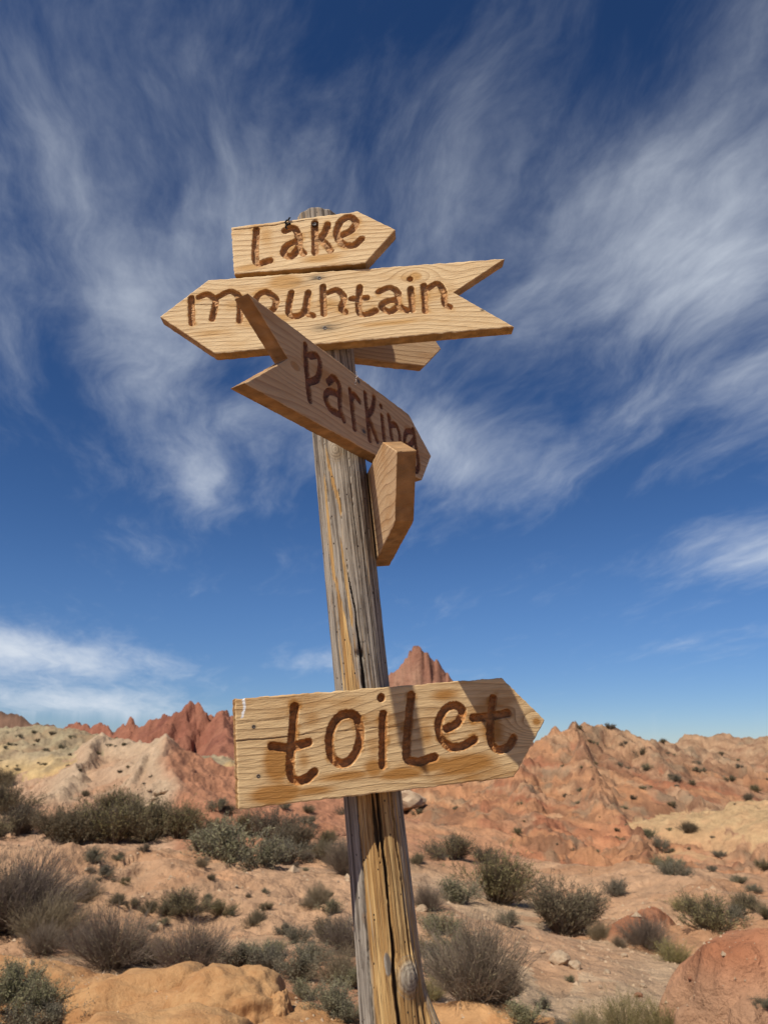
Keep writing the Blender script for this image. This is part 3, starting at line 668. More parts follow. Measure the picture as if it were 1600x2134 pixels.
# ---------------------------------------------------------------- shrubs
def tube(V, Fc, pts, r0, r1):
    b = len(V); n = len(pts)
    for i, p in enumerate(pts):
        a = pts[max(i-1, 0)]; c = pts[min(i+1, n-1)]
        t = c-a; t = t/(np.linalg.norm(t)+1e-9)
        s = np.cross(t, (.3, .2, .93)); s /= np.linalg.norm(s)+1e-9; w = np.cross(t, s); rad = r0+(r1-r0)*i/(n-1)
        for k in range(3):
            an = k*2.0944; V.append(p+(s*math.cos(an)+w*math.sin(an))*rad)
    for i in range(n-1):
        for k in range(3):
            k2 = (k+1) % 3; Fc.append((b+i*3+k, b+i*3+k2, b+i*3+3+k2, b+i*3+3+k))
def shrub_proto(kind, seed):
    """unit shrub: about 1 wide, stems and leaves as two meshes"""
    rng = np.random.default_rng(seed); V = []; Fc = []; LV = []; LF = []
    P = dict(T=(260, 9, .80, 1.0, 5, .015), O=(150, 8, .66, 1.0, 24, .018), S=(95, 8, .58, .95, 38, .017), G=(210, 5, .75, .85, 14, .016))[kind]
    nst, nsub, hgt, spread, nleaf, lsz = P
    bund = [(rng.uniform(0, 6.283), rng.beta(1.6, 1.1)*(1.15 if kind != 'T' else 1.22), rng.uniform(.72, 1.08)) for _ in range(17 if kind in 'SO' else 44)]
    for i in range(nst):
        ph, th, ln = bund[i % len(bund)]
        ph += rng.normal(0, .20 if kind != 'T' else .35); th = abs(th+rng.normal(0, .12)); ln *= rng.uniform(.7, 1.08)
        out = np.array([math.cos(ph), math.sin(ph), 0.]); dirv = out*math.sin(th)*spread+np.array([0, 0, math.cos(th)*hgt*1.15+.08])
        L = .52*ln; p0 = out*rng.uniform(0, .07)+np.array([0, 0, -.03]); pts = []
        wob = rng.normal(0, .03, 3)
        for s in np.linspace(0, 1, 5):
            pts.append(p0+dirv*L*s*(1.0)+np.array([0, 0, .09*s*s*L if kind in 'TG' else .03*s*s])+wob*s*s+rng.normal(0, .006, 3)*s)
        tube(V, Fc, pts, .0046 if kind != 'T' else .0030, .0013)
        for k in range(nsub):
            s = rng.uniform(.32, .97); f = s*4; j = min(int(f), 3); q = pts[j]+(pts[j+1]-pts[j])*(f-j)
            dv = (pts[-1]-pts[0]); dv /= np.linalg.norm(dv); dv = dv+rng.normal(0, .42 if kind != 'T' else .40, 3); dv[2] += .18; dv /= np.linalg.norm(dv)
            l2 = rng.uniform(.07, .2)*(1 if kind != 'T' else 1.25)
            e = q+dv*l2+rng.normal(0, .01, 3)
            tube(V, Fc, [q, (q+e)/2+rng.normal(0, .008, 3), e], .0019 if kind != 'T' else .0014, .0009)
            nl = rng.poisson(nleaf/6.0)
            for _ in range(nl):
                s2 = rng.uniform(.1, 1.1); c = q+(e-q)*s2+rng.normal(0, .012 if kind != 'S' else .018, 3)
                if c[2] < .0: continue
                d1 = dv*.7+rng.normal(0, .55, 3); d1 /= np.linalg.norm(d1); d2 = np.cross(d1, rng.normal(0, 1, 3)); d2 /= np.linalg.norm(d2)+1e-9
                a = lsz*rng.uniform(.6, 1.3); w = a*(.16 if kind in 'TG' else .22 if kind == 'O' else .34)
                b = len(LV); LV += [c-d1*a, c+d2*w, c+d1*a, c-d2*w]; LF.append((b, b+1, b+2, b+3))
    return np.array(V), np.array(Fc), np.array(LV), np.array(LF)
def plant_mat(name, c1, c2, trans=None):
    m, gg = material(name)
    co = gg.n('ShaderNodeTexCoord').outputs['Object']; info = gg.n('ShaderNodeObjectInfo').outputs['Random']
    f = gg.ramp(gg.noise(co, 9.0, 4), .3, .7)
    c = gg.mix(f, c1, c2)
    c = gg.n('ShaderNodeHueSaturation', {'Hue': gg.m('ADD', gg.m('MULTIPLY', info, .03), .487), 'Saturation': gg.m('ADD', gg.m('MULTIPLY', info, .3), .8), 'Value': gg.m('ADD', gg.m('MULTIPLY', info, .45), .8), 'Color': c}).outputs[0]
    finish(gg, c, .85, spec=.15, trans=trans); return m
M_STEM = {'T': plant_mat('brown_twigs', (.17, .125, .085), (.25, .19, .13)), 'O': plant_mat('dark_twigs', (.11, .082, .055), (.165, .125, .085)), 'S': plant_mat('grey_twigs', (.14, .115, .09), (.2, .17, .13)), 'G': plant_mat('straw_twigs', (.2, .16, .08), (.27, .21, .11))}
M_LEAF = {'T': plant_mat('dry_olive_leaves', (.17, .135, .075), (.24, .19, .11), .2), 'O': plant_mat('dark_olive_leaves', (.135, .112, .058), (.225, .18, .098), .2), 'S': plant_mat('sage_leaves', (.15, .138, .076), (.26, .225, .14), .2), 'G': plant_mat('yellow_green_leaves', (.21, .175, .065), (.30, .24, .10), .25)}
PROTO = {}
for kind, seeds in (('T', (1, 2)), ('O', (3, 4, 9)), ('S', (5, 6)), ('G', (7,))):
    PROTO[kind] = []
    for sd in seeds:
        V, Fc, LV, LF = shrub_proto(kind, sd)
        a = mesh_obj('stems', V, Fc, M_STEM[kind], smooth=True); b = mesh_obj('foliage', LV, LF, M_LEAF[kind], smooth=False)
        PROTO[kind].append((a.data, b.data)); bpy.data.objects.remove(a); bpy.data.objects.remove(b)
ZONE = {
 'thicket': ('dark olive shrub in the long thicket below the pale badland hill', 'thicket below the pale hills'),
 'fan': ('shrub on the flat below the red ridge', 'shrubs on the sandy flat'),
 'moundtwig': ('large brown twiggy shrub before the tan mound', 'twiggy shrubs at the tan mound'),
 'mound': ('small dark shrub dotted on the bare tan mound', 'small shrubs on the tan mound'),
 'broom': ('fan shaped brown bush right behind the sandstone outcrop', 'broom bushes behind the outcrop'),
 'sagecorner': ('dense sagebrush growing against the sandstone outcrop', 'sagebrush at the outcrop'),
 'gully': ('shrub in the gully behind the post', 'scrub in the gully'),
 'wash': ('bush at the edge of the sandy wash', 'bushes beside the post'),
 'foot': ('olive shrub at the foot of the orange gullied hillside', 'shrubs at the hill foot'),
 'slopegreen': ('green leafy bush at the top of the smooth tan spur', 'green bushes on the spur'),
 'mouth': ('shrub behind the salmon red clay mound', 'shrubs behind the clay mound'),
 'yellowgrass': ('bush in the wash before the clay mound', 'straw bushes in the wash'),
 'hillscrub': ('tiny dark shrub on a bare hill slope', 'shrubs on the hill slopes')}
rng = random.Random(5)
KN = {'T': 'twiggy_shrub', 'O': 'olive_shrub', 'S': 'sagebrush', 'G': 'straw_bush'}
KL = {'T': 'brown twiggy', 'O': 'dark olive', 'S': 'grey green', 'G': 'yellow green'}
members = {}
_off = ((0, 0), (1, 0), (-1, 0), (0, 1), (0, -1))
_t = terrain(np.array([s_[2]+o_[0]*s_[4]*.2 for s_ in SHRUBS for o_ in _off]), np.array([s_[3]+o_[1]*s_[4]*.2 for s_ in SHRUBS for o_ in _off]))
_z = _t[0].reshape(-1, 5).min(1); _id = _t[1]
LAND = {'pale_hill': 'pale olive topped hill', 'badland_hill': 'pale pink badland hill', 'orange_hill': 'orange gullied hillside', 'yellow_outcrop': 'pale yellow outcrop', 'ridge_hill': 'far orange ridge', 'sand_spur': 'smooth tan spur', 'red_hill': 'red ridge slope'}
for si, (zone, kind, x, y, w) in enumerate(SHRUBS):
    pr = PROTO[kind][rng.randrange(len(PROTO[kind]))]
    e = empty(KN[kind], (x, y, float(_z[si])+.01*w), rng.uniform(0, 6.28))
    s = w*rng.uniform(1.12, 1.34); e.scale = (s, s, s*rng.uniform(.85, 1.12))
    lab, grp_ = ZONE[zone]
    if zone in ('fan', 'gully', 'wash', 'mouth', 'yellowgrass'):
        lab = KL[kind]+' '+lab; grp_ = KL[kind]+' '+grp_
    if zone == 'hillscrub':
        li = int(_id[si*5]); where = LAND.get(RIDGES[li][0], 'bare hill slope') if li >= 0 else 'bare ground at the foot of the hills'
        lab = 'tiny '+KL[kind]+' shrub on the '+where; grp_ = lab.replace('tiny ', '').replace('shrub', 'shrubs')
    if zone == 'mound': lab = 'small '+KL[kind]+' shrub dotted on the bare tan mound'; grp_ = KL[kind]+' shrubs on the tan mound'
    members.setdefault((lab, grp_), []).append(e); tag(e, lab, 'shrub', grp_)
    for nm, me in (('stems', pr[0]), ('foliage', pr[1])):
        c = bpy.data.objects.new(nm, me); link(c); c.parent = e

ORD = ['closest', 'second', 'third', 'fourth', 'fifth', 'sixth', 'seventh', 'eighth']
for (lab, grp_), es in members.items():                       # a handful of look-alikes are told apart by counting outward from the post
    if 1 < len(es) <= 8:
        es.sort(key=lambda q: math.hypot(q.location.x-.1, q.location.y-1.4))
        for k, q in enumerate(es): q['label'] = lab+(', closest to the post' if k == 0 else ', '+ORD[k]+' from the post')
# ---------------------------------------------------------------- stones
def stone_mesh(seed, boxy=.5):
    import bmesh
    bm = bmesh.new(); bmesh.ops.create_icosphere(bm, subdivisions=3, radius=.5)
    r2 = np.random.default_rng(seed); off = r2.uniform(0, 50, 3)
    pl_ = [(v/np.linalg.norm(v), r2.uniform(.26, .45)) for v in r2.normal(0, 1, (9, 3))]
    for v in bm.verts:
        p = np.array(v.co)
        for nrm, dd in pl_:
            ex = p@nrm-dd
            if ex > 0: p = p-nrm*ex*.9
        k = 1+.12*float(fbm(np.array([p[0]*3+off[0]]), np.array([p[1]*3+p[2]*2+off[1]]), 3, seed)[0])
        v.co = Vector((p*k).tolist())
    V = np.array([v.co[:] for v in bm.verts]); Fc = [[q.index for q in f.verts] for f in bm.faces]; bm.free(); return V, Fc
def stone_mat(name, c1, c2):
    m, gg = material(name); co = gg.n('ShaderNodeTexCoord').outputs['Object']
    nn = gg.noise(co, 4.0, 8, .6); finish(gg, gg.mix(gg.ramp(nn, .3, .7), c1, c2), .92, nn, .6, .15, .15); return m
M_PALE = stone_mat('pale_stone', (.50, .38, .25), (.36, .24, .15)); M_REDS = stone_mat('red_stone', (.38, .19, .11), (.28, .12, .07))
SM = [stone_mesh(40+i) for i in range(5)]
SMESH = {}
for mi, mt in enumerate((M_PALE, M_REDS)):
    for k, (V, Fc) in enumerate(SM):
        o = mesh_obj('stone', V, Fc, mt, smooth=False); SMESH[mi, k] = o.data; bpy.data.objects.remove(o)
for i, (x, y, w, mi) in enumerate(STONES):
    o = bpy.data.objects.new('boulder' if i == 0 else 'stone', SMESH[mi, i % 5]); link(o)
    o.location = (x, y, height(x, y)+w*(.12 if i else .25)); o.scale = (w, w*.8, w*(.55 if i else .62)); o.rotation_euler = (rng.uniform(-.2, .2), rng.uniform(-.2, .2) if i else .25, rng.uniform(0, 6.28) if i else .4)
    if i == 0: tag(o, 'pale overhanging boulder at the foot of the orange hillside behind the post', 'boulder')
    else: tag(o, ('pale' if mi == 0 else 'reddish')+' loose stone lying on the desert ground', 'stone', ('pale' if mi == 0 else 'reddish')+' loose stones')
# the rounded sandstone boulders: weathered lumps with rills down their steep faces
def rock_mat():
    m, gg = material('orange_sandstone'); co = gg.n('ShaderNodeTexCoord').outputs['Object']
    a = gg.noise(co, 3.5, 8, .62); b = gg.noise(gg.scale(co, (26, 26, 5)), 1.0, 6, .65); f = gg.noise(co, 60, 5, .7)
    steep = gg.ramp(gg.n('ShaderNodeSeparateXYZ', {0: gg.n('ShaderNodeNewGeometry').outputs['True Normal']}).outputs[2], .75, .3)   # run-off streaks keep to the steep faces
    c = gg.mix(gg.ramp(a, .32, .68), (.47, .275, .125), (.37, .185, .075))
    c = gg.mix(gg.m('MULTIPLY', gg.ramp(b, .45, .7), gg.m('ADD', gg.m('MULTIPLY', steep, .6), .15)), c, (.22, .10, .04))
    c = gg.mix(gg.ramp(f, .5, .75, 0, .35), c, (.52, .34, .18))
    finish(gg, c, .92, gg.m('ADD', gg.m('MULTIPLY', a, .05), gg.m('ADD', gg.m('MULTIPLY', b, .022), gg.m('MULTIPLY', f, .006))), .8, 1.0, .12); return m
M_ROCK = rock_mat()
def rock_lump(label, c, rad, seed, rz=0.0, rill=.04):
    import bmesh
    bm = bmesh.new(); bmesh.ops.create_icosphere(bm, subdivisions=6, radius=1.0)
    V = np.array([v.co[:] for v in bm.verts]); Fc = np.array([[v.index for v in f.verts] for f in bm.faces]); bm.free()
    p = np.sign(V)*np.abs(V)**.86                                         # a little boxy
    an = np.arctan2(p[:, 1], p[:, 0]); o = seed*3.7
    lump = fbm(V[:, 0]*1.3+o, V[:, 1]*1.3+V[:, 2]*.9, 3, seed)*.13+fbm(V[:, 0]*4+o, V[:, 1]*4+V[:, 2]*3, 4, seed+3)*.035
    st = np.clip(1-np.abs(V[:, 2]-.15)*1.3, 0, 1)
    ril = (ridged(np.cos(an)*3.2+o, np.sin(an)*3.2+V[:, 2]*.5, 3, seed+5)-.7)*rill*2.2*st
    cav = -.10*sstep(.42, .62, fbm(np.cos(an)*2.1+o, np.sin(an)*2.1+V[:, 2]*2.4, 3, seed+9))*st
    p = p*(1+lump+ril+cav)[:, None]*np.array(rad)
    o_ = mesh_obj('sandstone_boulder', p, Fc, M_ROCK); o_.location = c; o_.rotation_euler = (0, 0, rz)
    tag(o_, label, 'boulder', 'sandstone boulders'); return o_
for lab, c, rad, sd, rz, rill in ROCKS: rock_lump(lab, c, rad, sd, rz, rill)
# pebbles that nobody could count
def build_pebbles():
    r2 = np.random.default_rng(77); n = 5200
    azs = np.radians(r2.uniform(-27, 27, n)); rs = 5.5*np.exp(r2.uniform(0, 1.5, n))
    x = rs*np.sin(azs); y = rs*np.cos(azs); z = terrain(x, y)[0]
    base = np.array([(1, 0, 0), (-.5, .85, 0), (-.5, -.85, 0), (.1, .1, .75)])
    sz = np.exp(r2.normal(-4.35, .5, n))*np.clip(rs/9, .7, 2)
    an = r2.uniform(0, 6.28, n); ca, sa = np.cos(an), np.sin(an)
    V = np.stack([base[None, :, 0]*ca[:, None]-base[None, :, 1]*sa[:, None], base[None, :, 0]*sa[:, None]+base[None, :, 1]*ca[:, None], np.repeat(base[None, :, 2], n, 0)], -1)*sz[:, None, None]
    V = V*r2.uniform(.7, 1.3, V.shape)+np.stack([x, y, z-.002], 1)[:, None]
    b = np.arange(n)[:, None]*4
    Fc = np.concatenate([b+np.array([[0, 1, 3]]), b+np.array([[1, 2, 3]]), b+np.array([[2, 0, 3]])])
    o = mesh_obj('gravel', V.reshape(-1, 3), Fc, M_PALE, smooth=False); tag(o, 'loose pebbles and grit scattered over the ground', 'gravel', None, 'stuff')
build_pebbles()

# ---------------------------------------------------------------- the signpost
AX0 = Vector((0.14372, 1.41, 0.0)); AXD = Vector((-0.10685, 0, 0.99428)).normalized()
POST_TOP = 2.706
sign = empty('signpost', (AX0.x, AX0.y, height(AX0.x, AX0.y)))
tag(sign, 'weathered wooden signpost with carved arrow boards reading Lake, mountain, parking and toilet', 'signpost')
SI = Matrix.Translation(sign.location).inverted()
def put(o, mat4): o.parent = sign; o.matrix_parent_inverse = Matrix.Identity(4); o.matrix_local = SI @ mat4

def wood_mat(name, light, dark, groove, stainc, freq):
    m, gg = material(name)
    co = gg.n('ShaderNodeTexCoord').outputs['Object']
    ring = gg.attr('ring').outputs['Fac']; gro = gg.attr('groove').outputs['Fac']; st = gg.attr('stain').outputs['Fac']; pa = gg.attr('paint').outputs['Fac']; dk = gg.attr('dark').outputs['Fac']
    r = gg.m('ADD', gg.m('MULTIPLY', ring, freq), gg.m('MULTIPLY', gg.noise(gg.scale(co, (3, 26, 26)), 1.0, 2), .40))
    fr = gg.m('FRACT', r)
    late = gg.m('POWER', fr, 2.3)                                  # late wood: slow rise, sharp edge
    fall = gg.ramp(fr, .90, 1.0, 1, 0); late = gg.m('MULTIPLY', late, fall)
    amp = gg.ramp(gg.noise(gg.scale(co, (2, 16, 16)), 1.0, 3), .32, .68, .3, 1.0)
    fib = gg.noise(gg.scale(co, (28, 520, 520)), 1.0, 4, .65)
    blot = gg.noise(gg.scale(co, (7, 20, 20)), 1.0, 4)
    c = gg.mix(gg.m('MULTIPLY', gg.m('MULTIPLY', late, amp), .95), light, dark)
    c = gg.mix(gg.m('MULTIPLY', gg.ramp(fib, .42, .75), .35), c, dark)
    c = gg.mix(gg.ramp(blot, .48, .72, 0, .6), c, stainc)
    c = gg.mix(gg.m('MULTIPLY', gg.ramp(gg.m('ADD', st, gg.m('MULTIPLY', gg.m('SUBTRACT', blot, .5), .9)), .15, .75), .9), c, stainc)
    gcol = gg.mix(gg.ramp(gg.noise(gg.scale(co, (90, 160, 160)), 1.0, 3), .35, .7), groove, tuple(min(v*1.9, 1) for v in groove))
    c = gg.mix(gg.m('MULTIPLY', gro, .9), c, gcol)
    c = gg.mix(dk, c, (.035, .025, .018))
    c = gg.mix(pa, c, (.78, .77, .74))
    saw = gg.noise(gg.scale(co, (260, 420, 420)), 1.0, 3, .7)
    hgt = gg.m('ADD', gg.m('MULTIPLY', fib, .9), gg.m('ADD', gg.m('MULTIPLY', late, -.55), gg.m('MULTIPLY', saw, .8)))
    finish(gg, c, .72, hgt, .75, .0009, .3); return m
def smooth_line(pts, n=6):
    p = np.array(pts, dtype=float)
    if len(p) < 3: return p
    ext = np.vstack([2*p[0]-p[1], p, 2*p[-1]-p[-2]]); out = []
    if np.allclose(p[0], p[-1]): ext[0] = p[-2]; ext[-1] = p[1]
    for i in range(1, len(ext)-2):
        a, b, c, d_ = ext[i-1:i+3]
        for s in np.linspace(0, 1, n, endpoint=False):
            out.append(.5*((2*b)+(c-a)*s+(2*a-5*b+4*c-d_)*s*s+(-a+3*b-3*c+d_)*s**3))
    out.append(p[-1]); return np.array(out)
def seg_dist(U, Vv, line):
    best = np.full(U.shape, 1e9)
    for a, b in zip(line[:-1], line[1:]):
        dd = b-a; L2 = max(dd@dd, 1e-12); t = np.clip(((U-a[0])*dd[0]+(Vv-a[1])*dd[1])/L2, 0, 1)
        best = np.minimum(best, np.hypot(U-a[0]-t*dd[0], Vv-a[1]-t*dd[1]))
    return best
def board(key, mat, label, th=.028, depth=.008, res=.0012, seed=0, stains=(), cracks=(), knots=(), paint=(), darks=()):
    B = BOARDS[key]; rs = np.random.default_rng(seed)
    Lp = np.array(B['left']); Rp = np.array(B['right'])
    def key_t(p): return np.linspace(0, 1, len(p))
    hgt = np.hypot(*(Lp[-1]-Lp[0])); wid = np.hypot(*((Rp[0]+Rp[-1])/2-(Lp[0]+Lp[-1])/2))
    nv = max(24, int(hgt/res)); nv += nv % 2; nu = int(wid/res)
    # rows crowd at both edges so that the arris can be rounded
    tt = np.linspace(0, 1, nv+1); ss = np.linspace(0, 1, nu+1)
    eps = .0012/hgt; tt = np.unique(np.concatenate([tt, [eps, eps*2.2, 1-eps, 1-eps*2.2]])); e2 = .0012/wid; ss = np.unique(np.concatenate([ss, [e2, e2*2.2, 1-e2, 1-e2*2.2]]))
    Lu = np.interp(tt, key_t(Lp), Lp[:, 0]); Lv = np.interp(tt, key_t(Lp), Lp[:, 1]); Ru = np.interp(tt, key_t(Rp), Rp[:, 0]); Rv = np.interp(tt, key_t(Rp), Rp[:, 1])
    Lu = Lu+fbm(tt*hgt*130, tt*0+seed, 3, seed)*.0011; Ru = Ru+fbm(tt*hgt*130, tt*0+seed+9, 3, seed)*.0011
    S, T = np.meshgrid(ss, tt)
    U = Lu[:, None]*(1-S)+Ru[:, None]*S; Vv = Lv[:, None]*(1-S)+Rv[:, None]*S
    ed = fbm(U*55, U*0+seed+.5, 4, seed+3)*.0012
    Vv = Vv+ed*((T > .5)*np.clip((T-.9)*10, 0, 1)+(T < .5)*np.clip((.1-T)*10, 0, 1))
    shp = U.shape; U = U.ravel(); Vv = Vv.ravel(); Tt = T.ravel(); Ss = S.ravel()
    gro = np.zeros(U.shape); lid = np.full(U.shape, -1); w0 = B['w']; z = np.zeros(U.shape); dark = np.zeros(U.shape)
    halo = np.zeros(U.shape); wob = fbm(U*160, Vv*160, 2, seed+5)*.10+fbm(U*45, Vv*45, 2, seed+6)*.08
    for li, (ch, strokes) in enumerate(B['letters'].items()):
        dmin = np.full(U.shape, 1e9)
        for st in strokes:
            ln = smooth_line(st); m = (U > ln[:, 0].min()-.02) & (U < ln[:, 0].max()+.02) & (Vv > ln[:, 1].min()-.02) & (Vv < ln[:, 1].max()+.02)
            if m.any(): dmin[m] = np.minimum(dmin[m], seg_dist(U[m], Vv[m], ln))
        k = dmin/(w0*(1+wob)); pr = np.clip(1-k**8, 0, 1)*(k < 1)
        halo = np.maximum(halo, np.exp(-((np.maximum(k, 1)-1)/1.1)**2)*(.30+.5*fbm(U*25, Vv*45, 3, seed+51)))
        pr = pr*(1+.12*fbm(U*260, Vv*260, 2, seed+8))
        z = np.minimum(z, -depth*pr*(1+.18*fbm(U*60, Vv*60, 2, seed+7))); new = (k < 1.04); gro = np.maximum(gro, 1-sstep(.97, 1.08, k)); lid[new] = li
    for c in cracks:
        ln = np.array(c[0]); dd = seg_dist(U, Vv+fbm(U*40, U*0+.2, 3, seed+21)*.0014, ln); k = np.clip(1-dd/c[1], 0, 1)
        z = np.minimum(z, z-c[2]*k); dark = np.maximum(dark, k*c[3])
    stain = np.clip(halo, 0, 1)
    for (su, sv_, ru, rv, am) in stains:
        stain = np.maximum(stain, am*np.exp(-(((U-su)/ru)**2+((Vv-sv_)/rv)**2)))
    for (du, dv, ru, rv, am) in darks:
        dark = np.maximum(dark, np.clip(am*np.exp(-(((U-du)/ru)**2+((Vv-dv)/rv)**2))*(1+.5*fbm(U*40, Vv*300, 3, seed+31)), 0, .9))
    pnt = np.zeros(U.shape)
    for (line, pw) in paint: pnt = np.maximum(pnt, 1-sstep(.8, 1.05, seg_dist(U, Vv, np.array(line))/(pw*(1+.5*fbm(U*300, Vv*300, 3, 4)))))
    drop = np.minimum(np.minimum(Tt, 1-Tt)*hgt, np.minimum(Ss, 1-Ss)*wid)
    z = z-.0010*np.clip(1-drop/.0026, 0, 1)**2-(.0004*np.abs(fbm(U*24, Vv*180, 3, seed+12))+.0003*fbm(U*7, Vv*30, 3, seed+14))
    def ringf(U, Vv, w):
        r = Vv*1.0+.026*fbm(U*2.3+seed, Vv*5, 2, seed+15)+.35*w+.0022*fbm(U*9, Vv*22, 2, seed+16)
        for (ku, kv, kr) in knots:
            dk_ = np.hypot((U-ku)/1.9, Vv-kv); mm = np.exp(-(dk_/(kr*1.6))**2); r = r*(1-mm)+(dk_*1.0)*mm
        return r
    ring = ringf(U, Vv, z)
    for (ku, kv, kr) in knots:
        dk_ = np.hypot((U-ku)/1.2, Vv-kv); stain = np.maximum(stain, np.exp(-(dk_/(kr*.5))**2)*.9)
    nT, nS = shp; ii = np.arange(nT*nS).reshape(nT, nS)
    faces = np.stack([ii[:-1, :-1], ii[:-1, 1:], ii[1:, 1:], ii[1:, :-1]], -1).reshape(-1, 4)
    verts = np.stack([U, Vv, z], 1); arrs = dict(ring=ring, groove=gro, stain=stain, paint=pnt, dark=dark)
    fl = lid[faces]; fm = np.where((fl >= 0).sum(1) >= 3, fl.max(1), -1)
    # rim, back
    loop = np.concatenate([ii[0, :], ii[1:, -1], ii[-1, -2::-1], ii[-2:0:-1, 0]])
    lv = verts[loop]; nl = len(loop); b0 = len(verts)
    steps = [0, .33, .67, 1]; rows = []
    for s in steps:
        q = lv.copy(); q[:, 2] = lv[:, 2]*(1-s)+(-th)*s; rows.append(q)
    side = np.vstack(rows); k0 = np.arange(nl); k1 = (k0+1) % nl
    sf = np.vstack([np.stack([b0+i*nl+k1, b0+i*nl+k0, b0+(i+1)*nl+k0, b0+(i+1)*nl+k1], -1) for i in range(3)])
    sr = ringf(side[:, 0], side[:, 1], side[:, 2])
    bk0 = b0+len(side); bl = verts[ii[:, 0]].copy(); br = verts[ii[:, -1]].copy(); bl[:, 2] = -th; br[:, 2] = -th
    back = np.vstack([bl, br]); kk = np.arange(nT-1)
    bf = np.stack([bk0+nT+kk, bk0+kk, bk0+kk+1, bk0+nT+kk+1], -1)
    zeros = np.zeros(len(side)+len(back))
    av = np.vstack([verts, side, back]); aa = {k: np.concatenate([a, zeros]) for k, a in arrs.items()}
    aa['stain'] = np.concatenate([stain, zeros+.62]); aa['dark'] = np.concatenate([dark, np.clip(.30+.35*fbm(side[:, 0]*30, side[:, 1]*30+side[:, 2]*90, 3, seed+41), 0, .7), np.zeros(len(back))])  # rough-sawn edges browner, also darkened to offset bounce light from the ground
    aa['ring'] = np.concatenate([ring, sr, ringf(back[:, 0], back[:, 1], back[:, 2])])
    body_f = np.vstack([faces[fm < 0], sf, bf])
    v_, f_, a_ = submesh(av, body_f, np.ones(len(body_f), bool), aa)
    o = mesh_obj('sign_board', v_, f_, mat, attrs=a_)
    yaw = R_(B['yaw']); a = AXD; d_ = Vector((math.cos(yaw), math.sin(yaw), 0)); d_ = (d_-a*d_.dot(a)).normalized(); n_ = d_.cross(a)
    M = Matrix.Identity(4)
    for r in range(3): M[r][0], M[r][1], M[r][2], M[r][3] = d_[r], a[r], n_[r], B['o'][r]
    put(o, M); o['label'] = label
    for li, ch in enumerate(B['letters']):
        mk = fm == li
        if mk.any():
            v_, f_, a_ = submesh(verts, faces, mk, arrs)
            mesh_obj('carved_letter', v_, f_, mat, o, attrs=a_)
    return o
W_BRIGHT = wood_mat('sign_wood', (.75, .55, .30), (.34, .18, .065), (.30, .155, .06), (.52, .285, .085), 105.0)
W_STAIN = wood_mat('stained_sign_wood', (.72, .505, .255), (.23, .108, .034), (.25, .105, .030), (.37, .16, .028), 82.0)
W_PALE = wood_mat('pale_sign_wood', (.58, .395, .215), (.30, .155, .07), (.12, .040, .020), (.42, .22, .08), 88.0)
boards = {}
boards['lake'] = board('lake', W_BRIGHT, 'topmost short board carved Lake with a pointed end', .030, .0082, seed=11, **MARKS['lake'])
boards['mountain'] = board('mountain', W_BRIGHT, 'long board carved mountain with pointed end and forked tail', .028, .0078, seed=23, **MARKS['mountain'])
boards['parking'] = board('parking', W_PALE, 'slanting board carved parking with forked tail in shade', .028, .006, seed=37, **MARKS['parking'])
boards['toilet'] = board('toilet', W_STAIN, 'lowest board carved toilet with brown stains', .028, .0100, .0011, seed=41, **MARKS['toilet'])
boards['side'] = board('side', W_PALE, 'blank pointed board seen end on beside the post', .032, res=.003, seed=53)
boards['back'] = board('back', W_PALE, 'blank pointed board fixed behind the post below mountain', .026, res=.003, seed=67)

# ---- screws, cord and thread on the boards
mm, gg = material('dark_screw_steel'); finish(gg, gg.mix(gg.noise(gg.n('ShaderNodeTexCoord').outputs['Object'], 900, 3), (.03, .027, .025), (.10, .075, .055)), .5, spec=.5)
def screw_mesh():
    V = []; Fc = []; n = 20; r = .0048
    prof = [(1.0, -.002), (1.0, .0006), (.8, .0013), (.42, .0014), (.36, -.0008), (.0, -.0012)]
    for k, (q, z) in enumerate(prof):
        for i in range(n):
            a = i*2*math.pi/n; cross = 1.0
            if k in (3, 4): cross = 1.0 if (i % 5) in (0,) else .62
            V.append((q*r*cross*math.cos(a), q*r*cross*math.sin(a), z))
    for k in range(len(prof)-1):
        for i in range(n): j = (i+1) % n; Fc.append((k*n+i, k*n+j, k*n+n+j, k*n+n+i))
    return V, Fc
sV, sF = screw_mesh(); sme = mesh_obj('screw', sV, sF, mm); sdata = sme.data; bpy.data.objects.remove(sme)
for k, pts in SCREWS.items():
    for (u, v) in pts:
        o = bpy.data.objects.new('screw', sdata); link(o); o.parent = boards[k]; o.location = (u, v, -.0012 if k != 'lake' else -.004); s = .72 if k == 'toilet' else 1.0; o.scale = (s, s, 1)
cm, gg = material('black_cord'); finish(gg, (.02, .018, .016), .8)
wm, gg = material('pale_thread'); finish(gg, (.6, .58, .54), .8)
def line_part(name, pts, rad, mat, parent, lift):
    V = []; Fc = []; ln = smooth_line(pts, 5); tube(V, Fc, [np.array([p[0], p[1], lift+.0015*math.sin(i*1.3)]) for i, p in enumerate(ln)], rad, rad*.8)
    return mesh_obj(name, V, Fc, mat, parent)
line_part('cord', LINES['cord'], .0020, cm, boards['lake'], .002)
line_part('thread', LINES['thread'], .0006, wm, boards['parking'], .001)

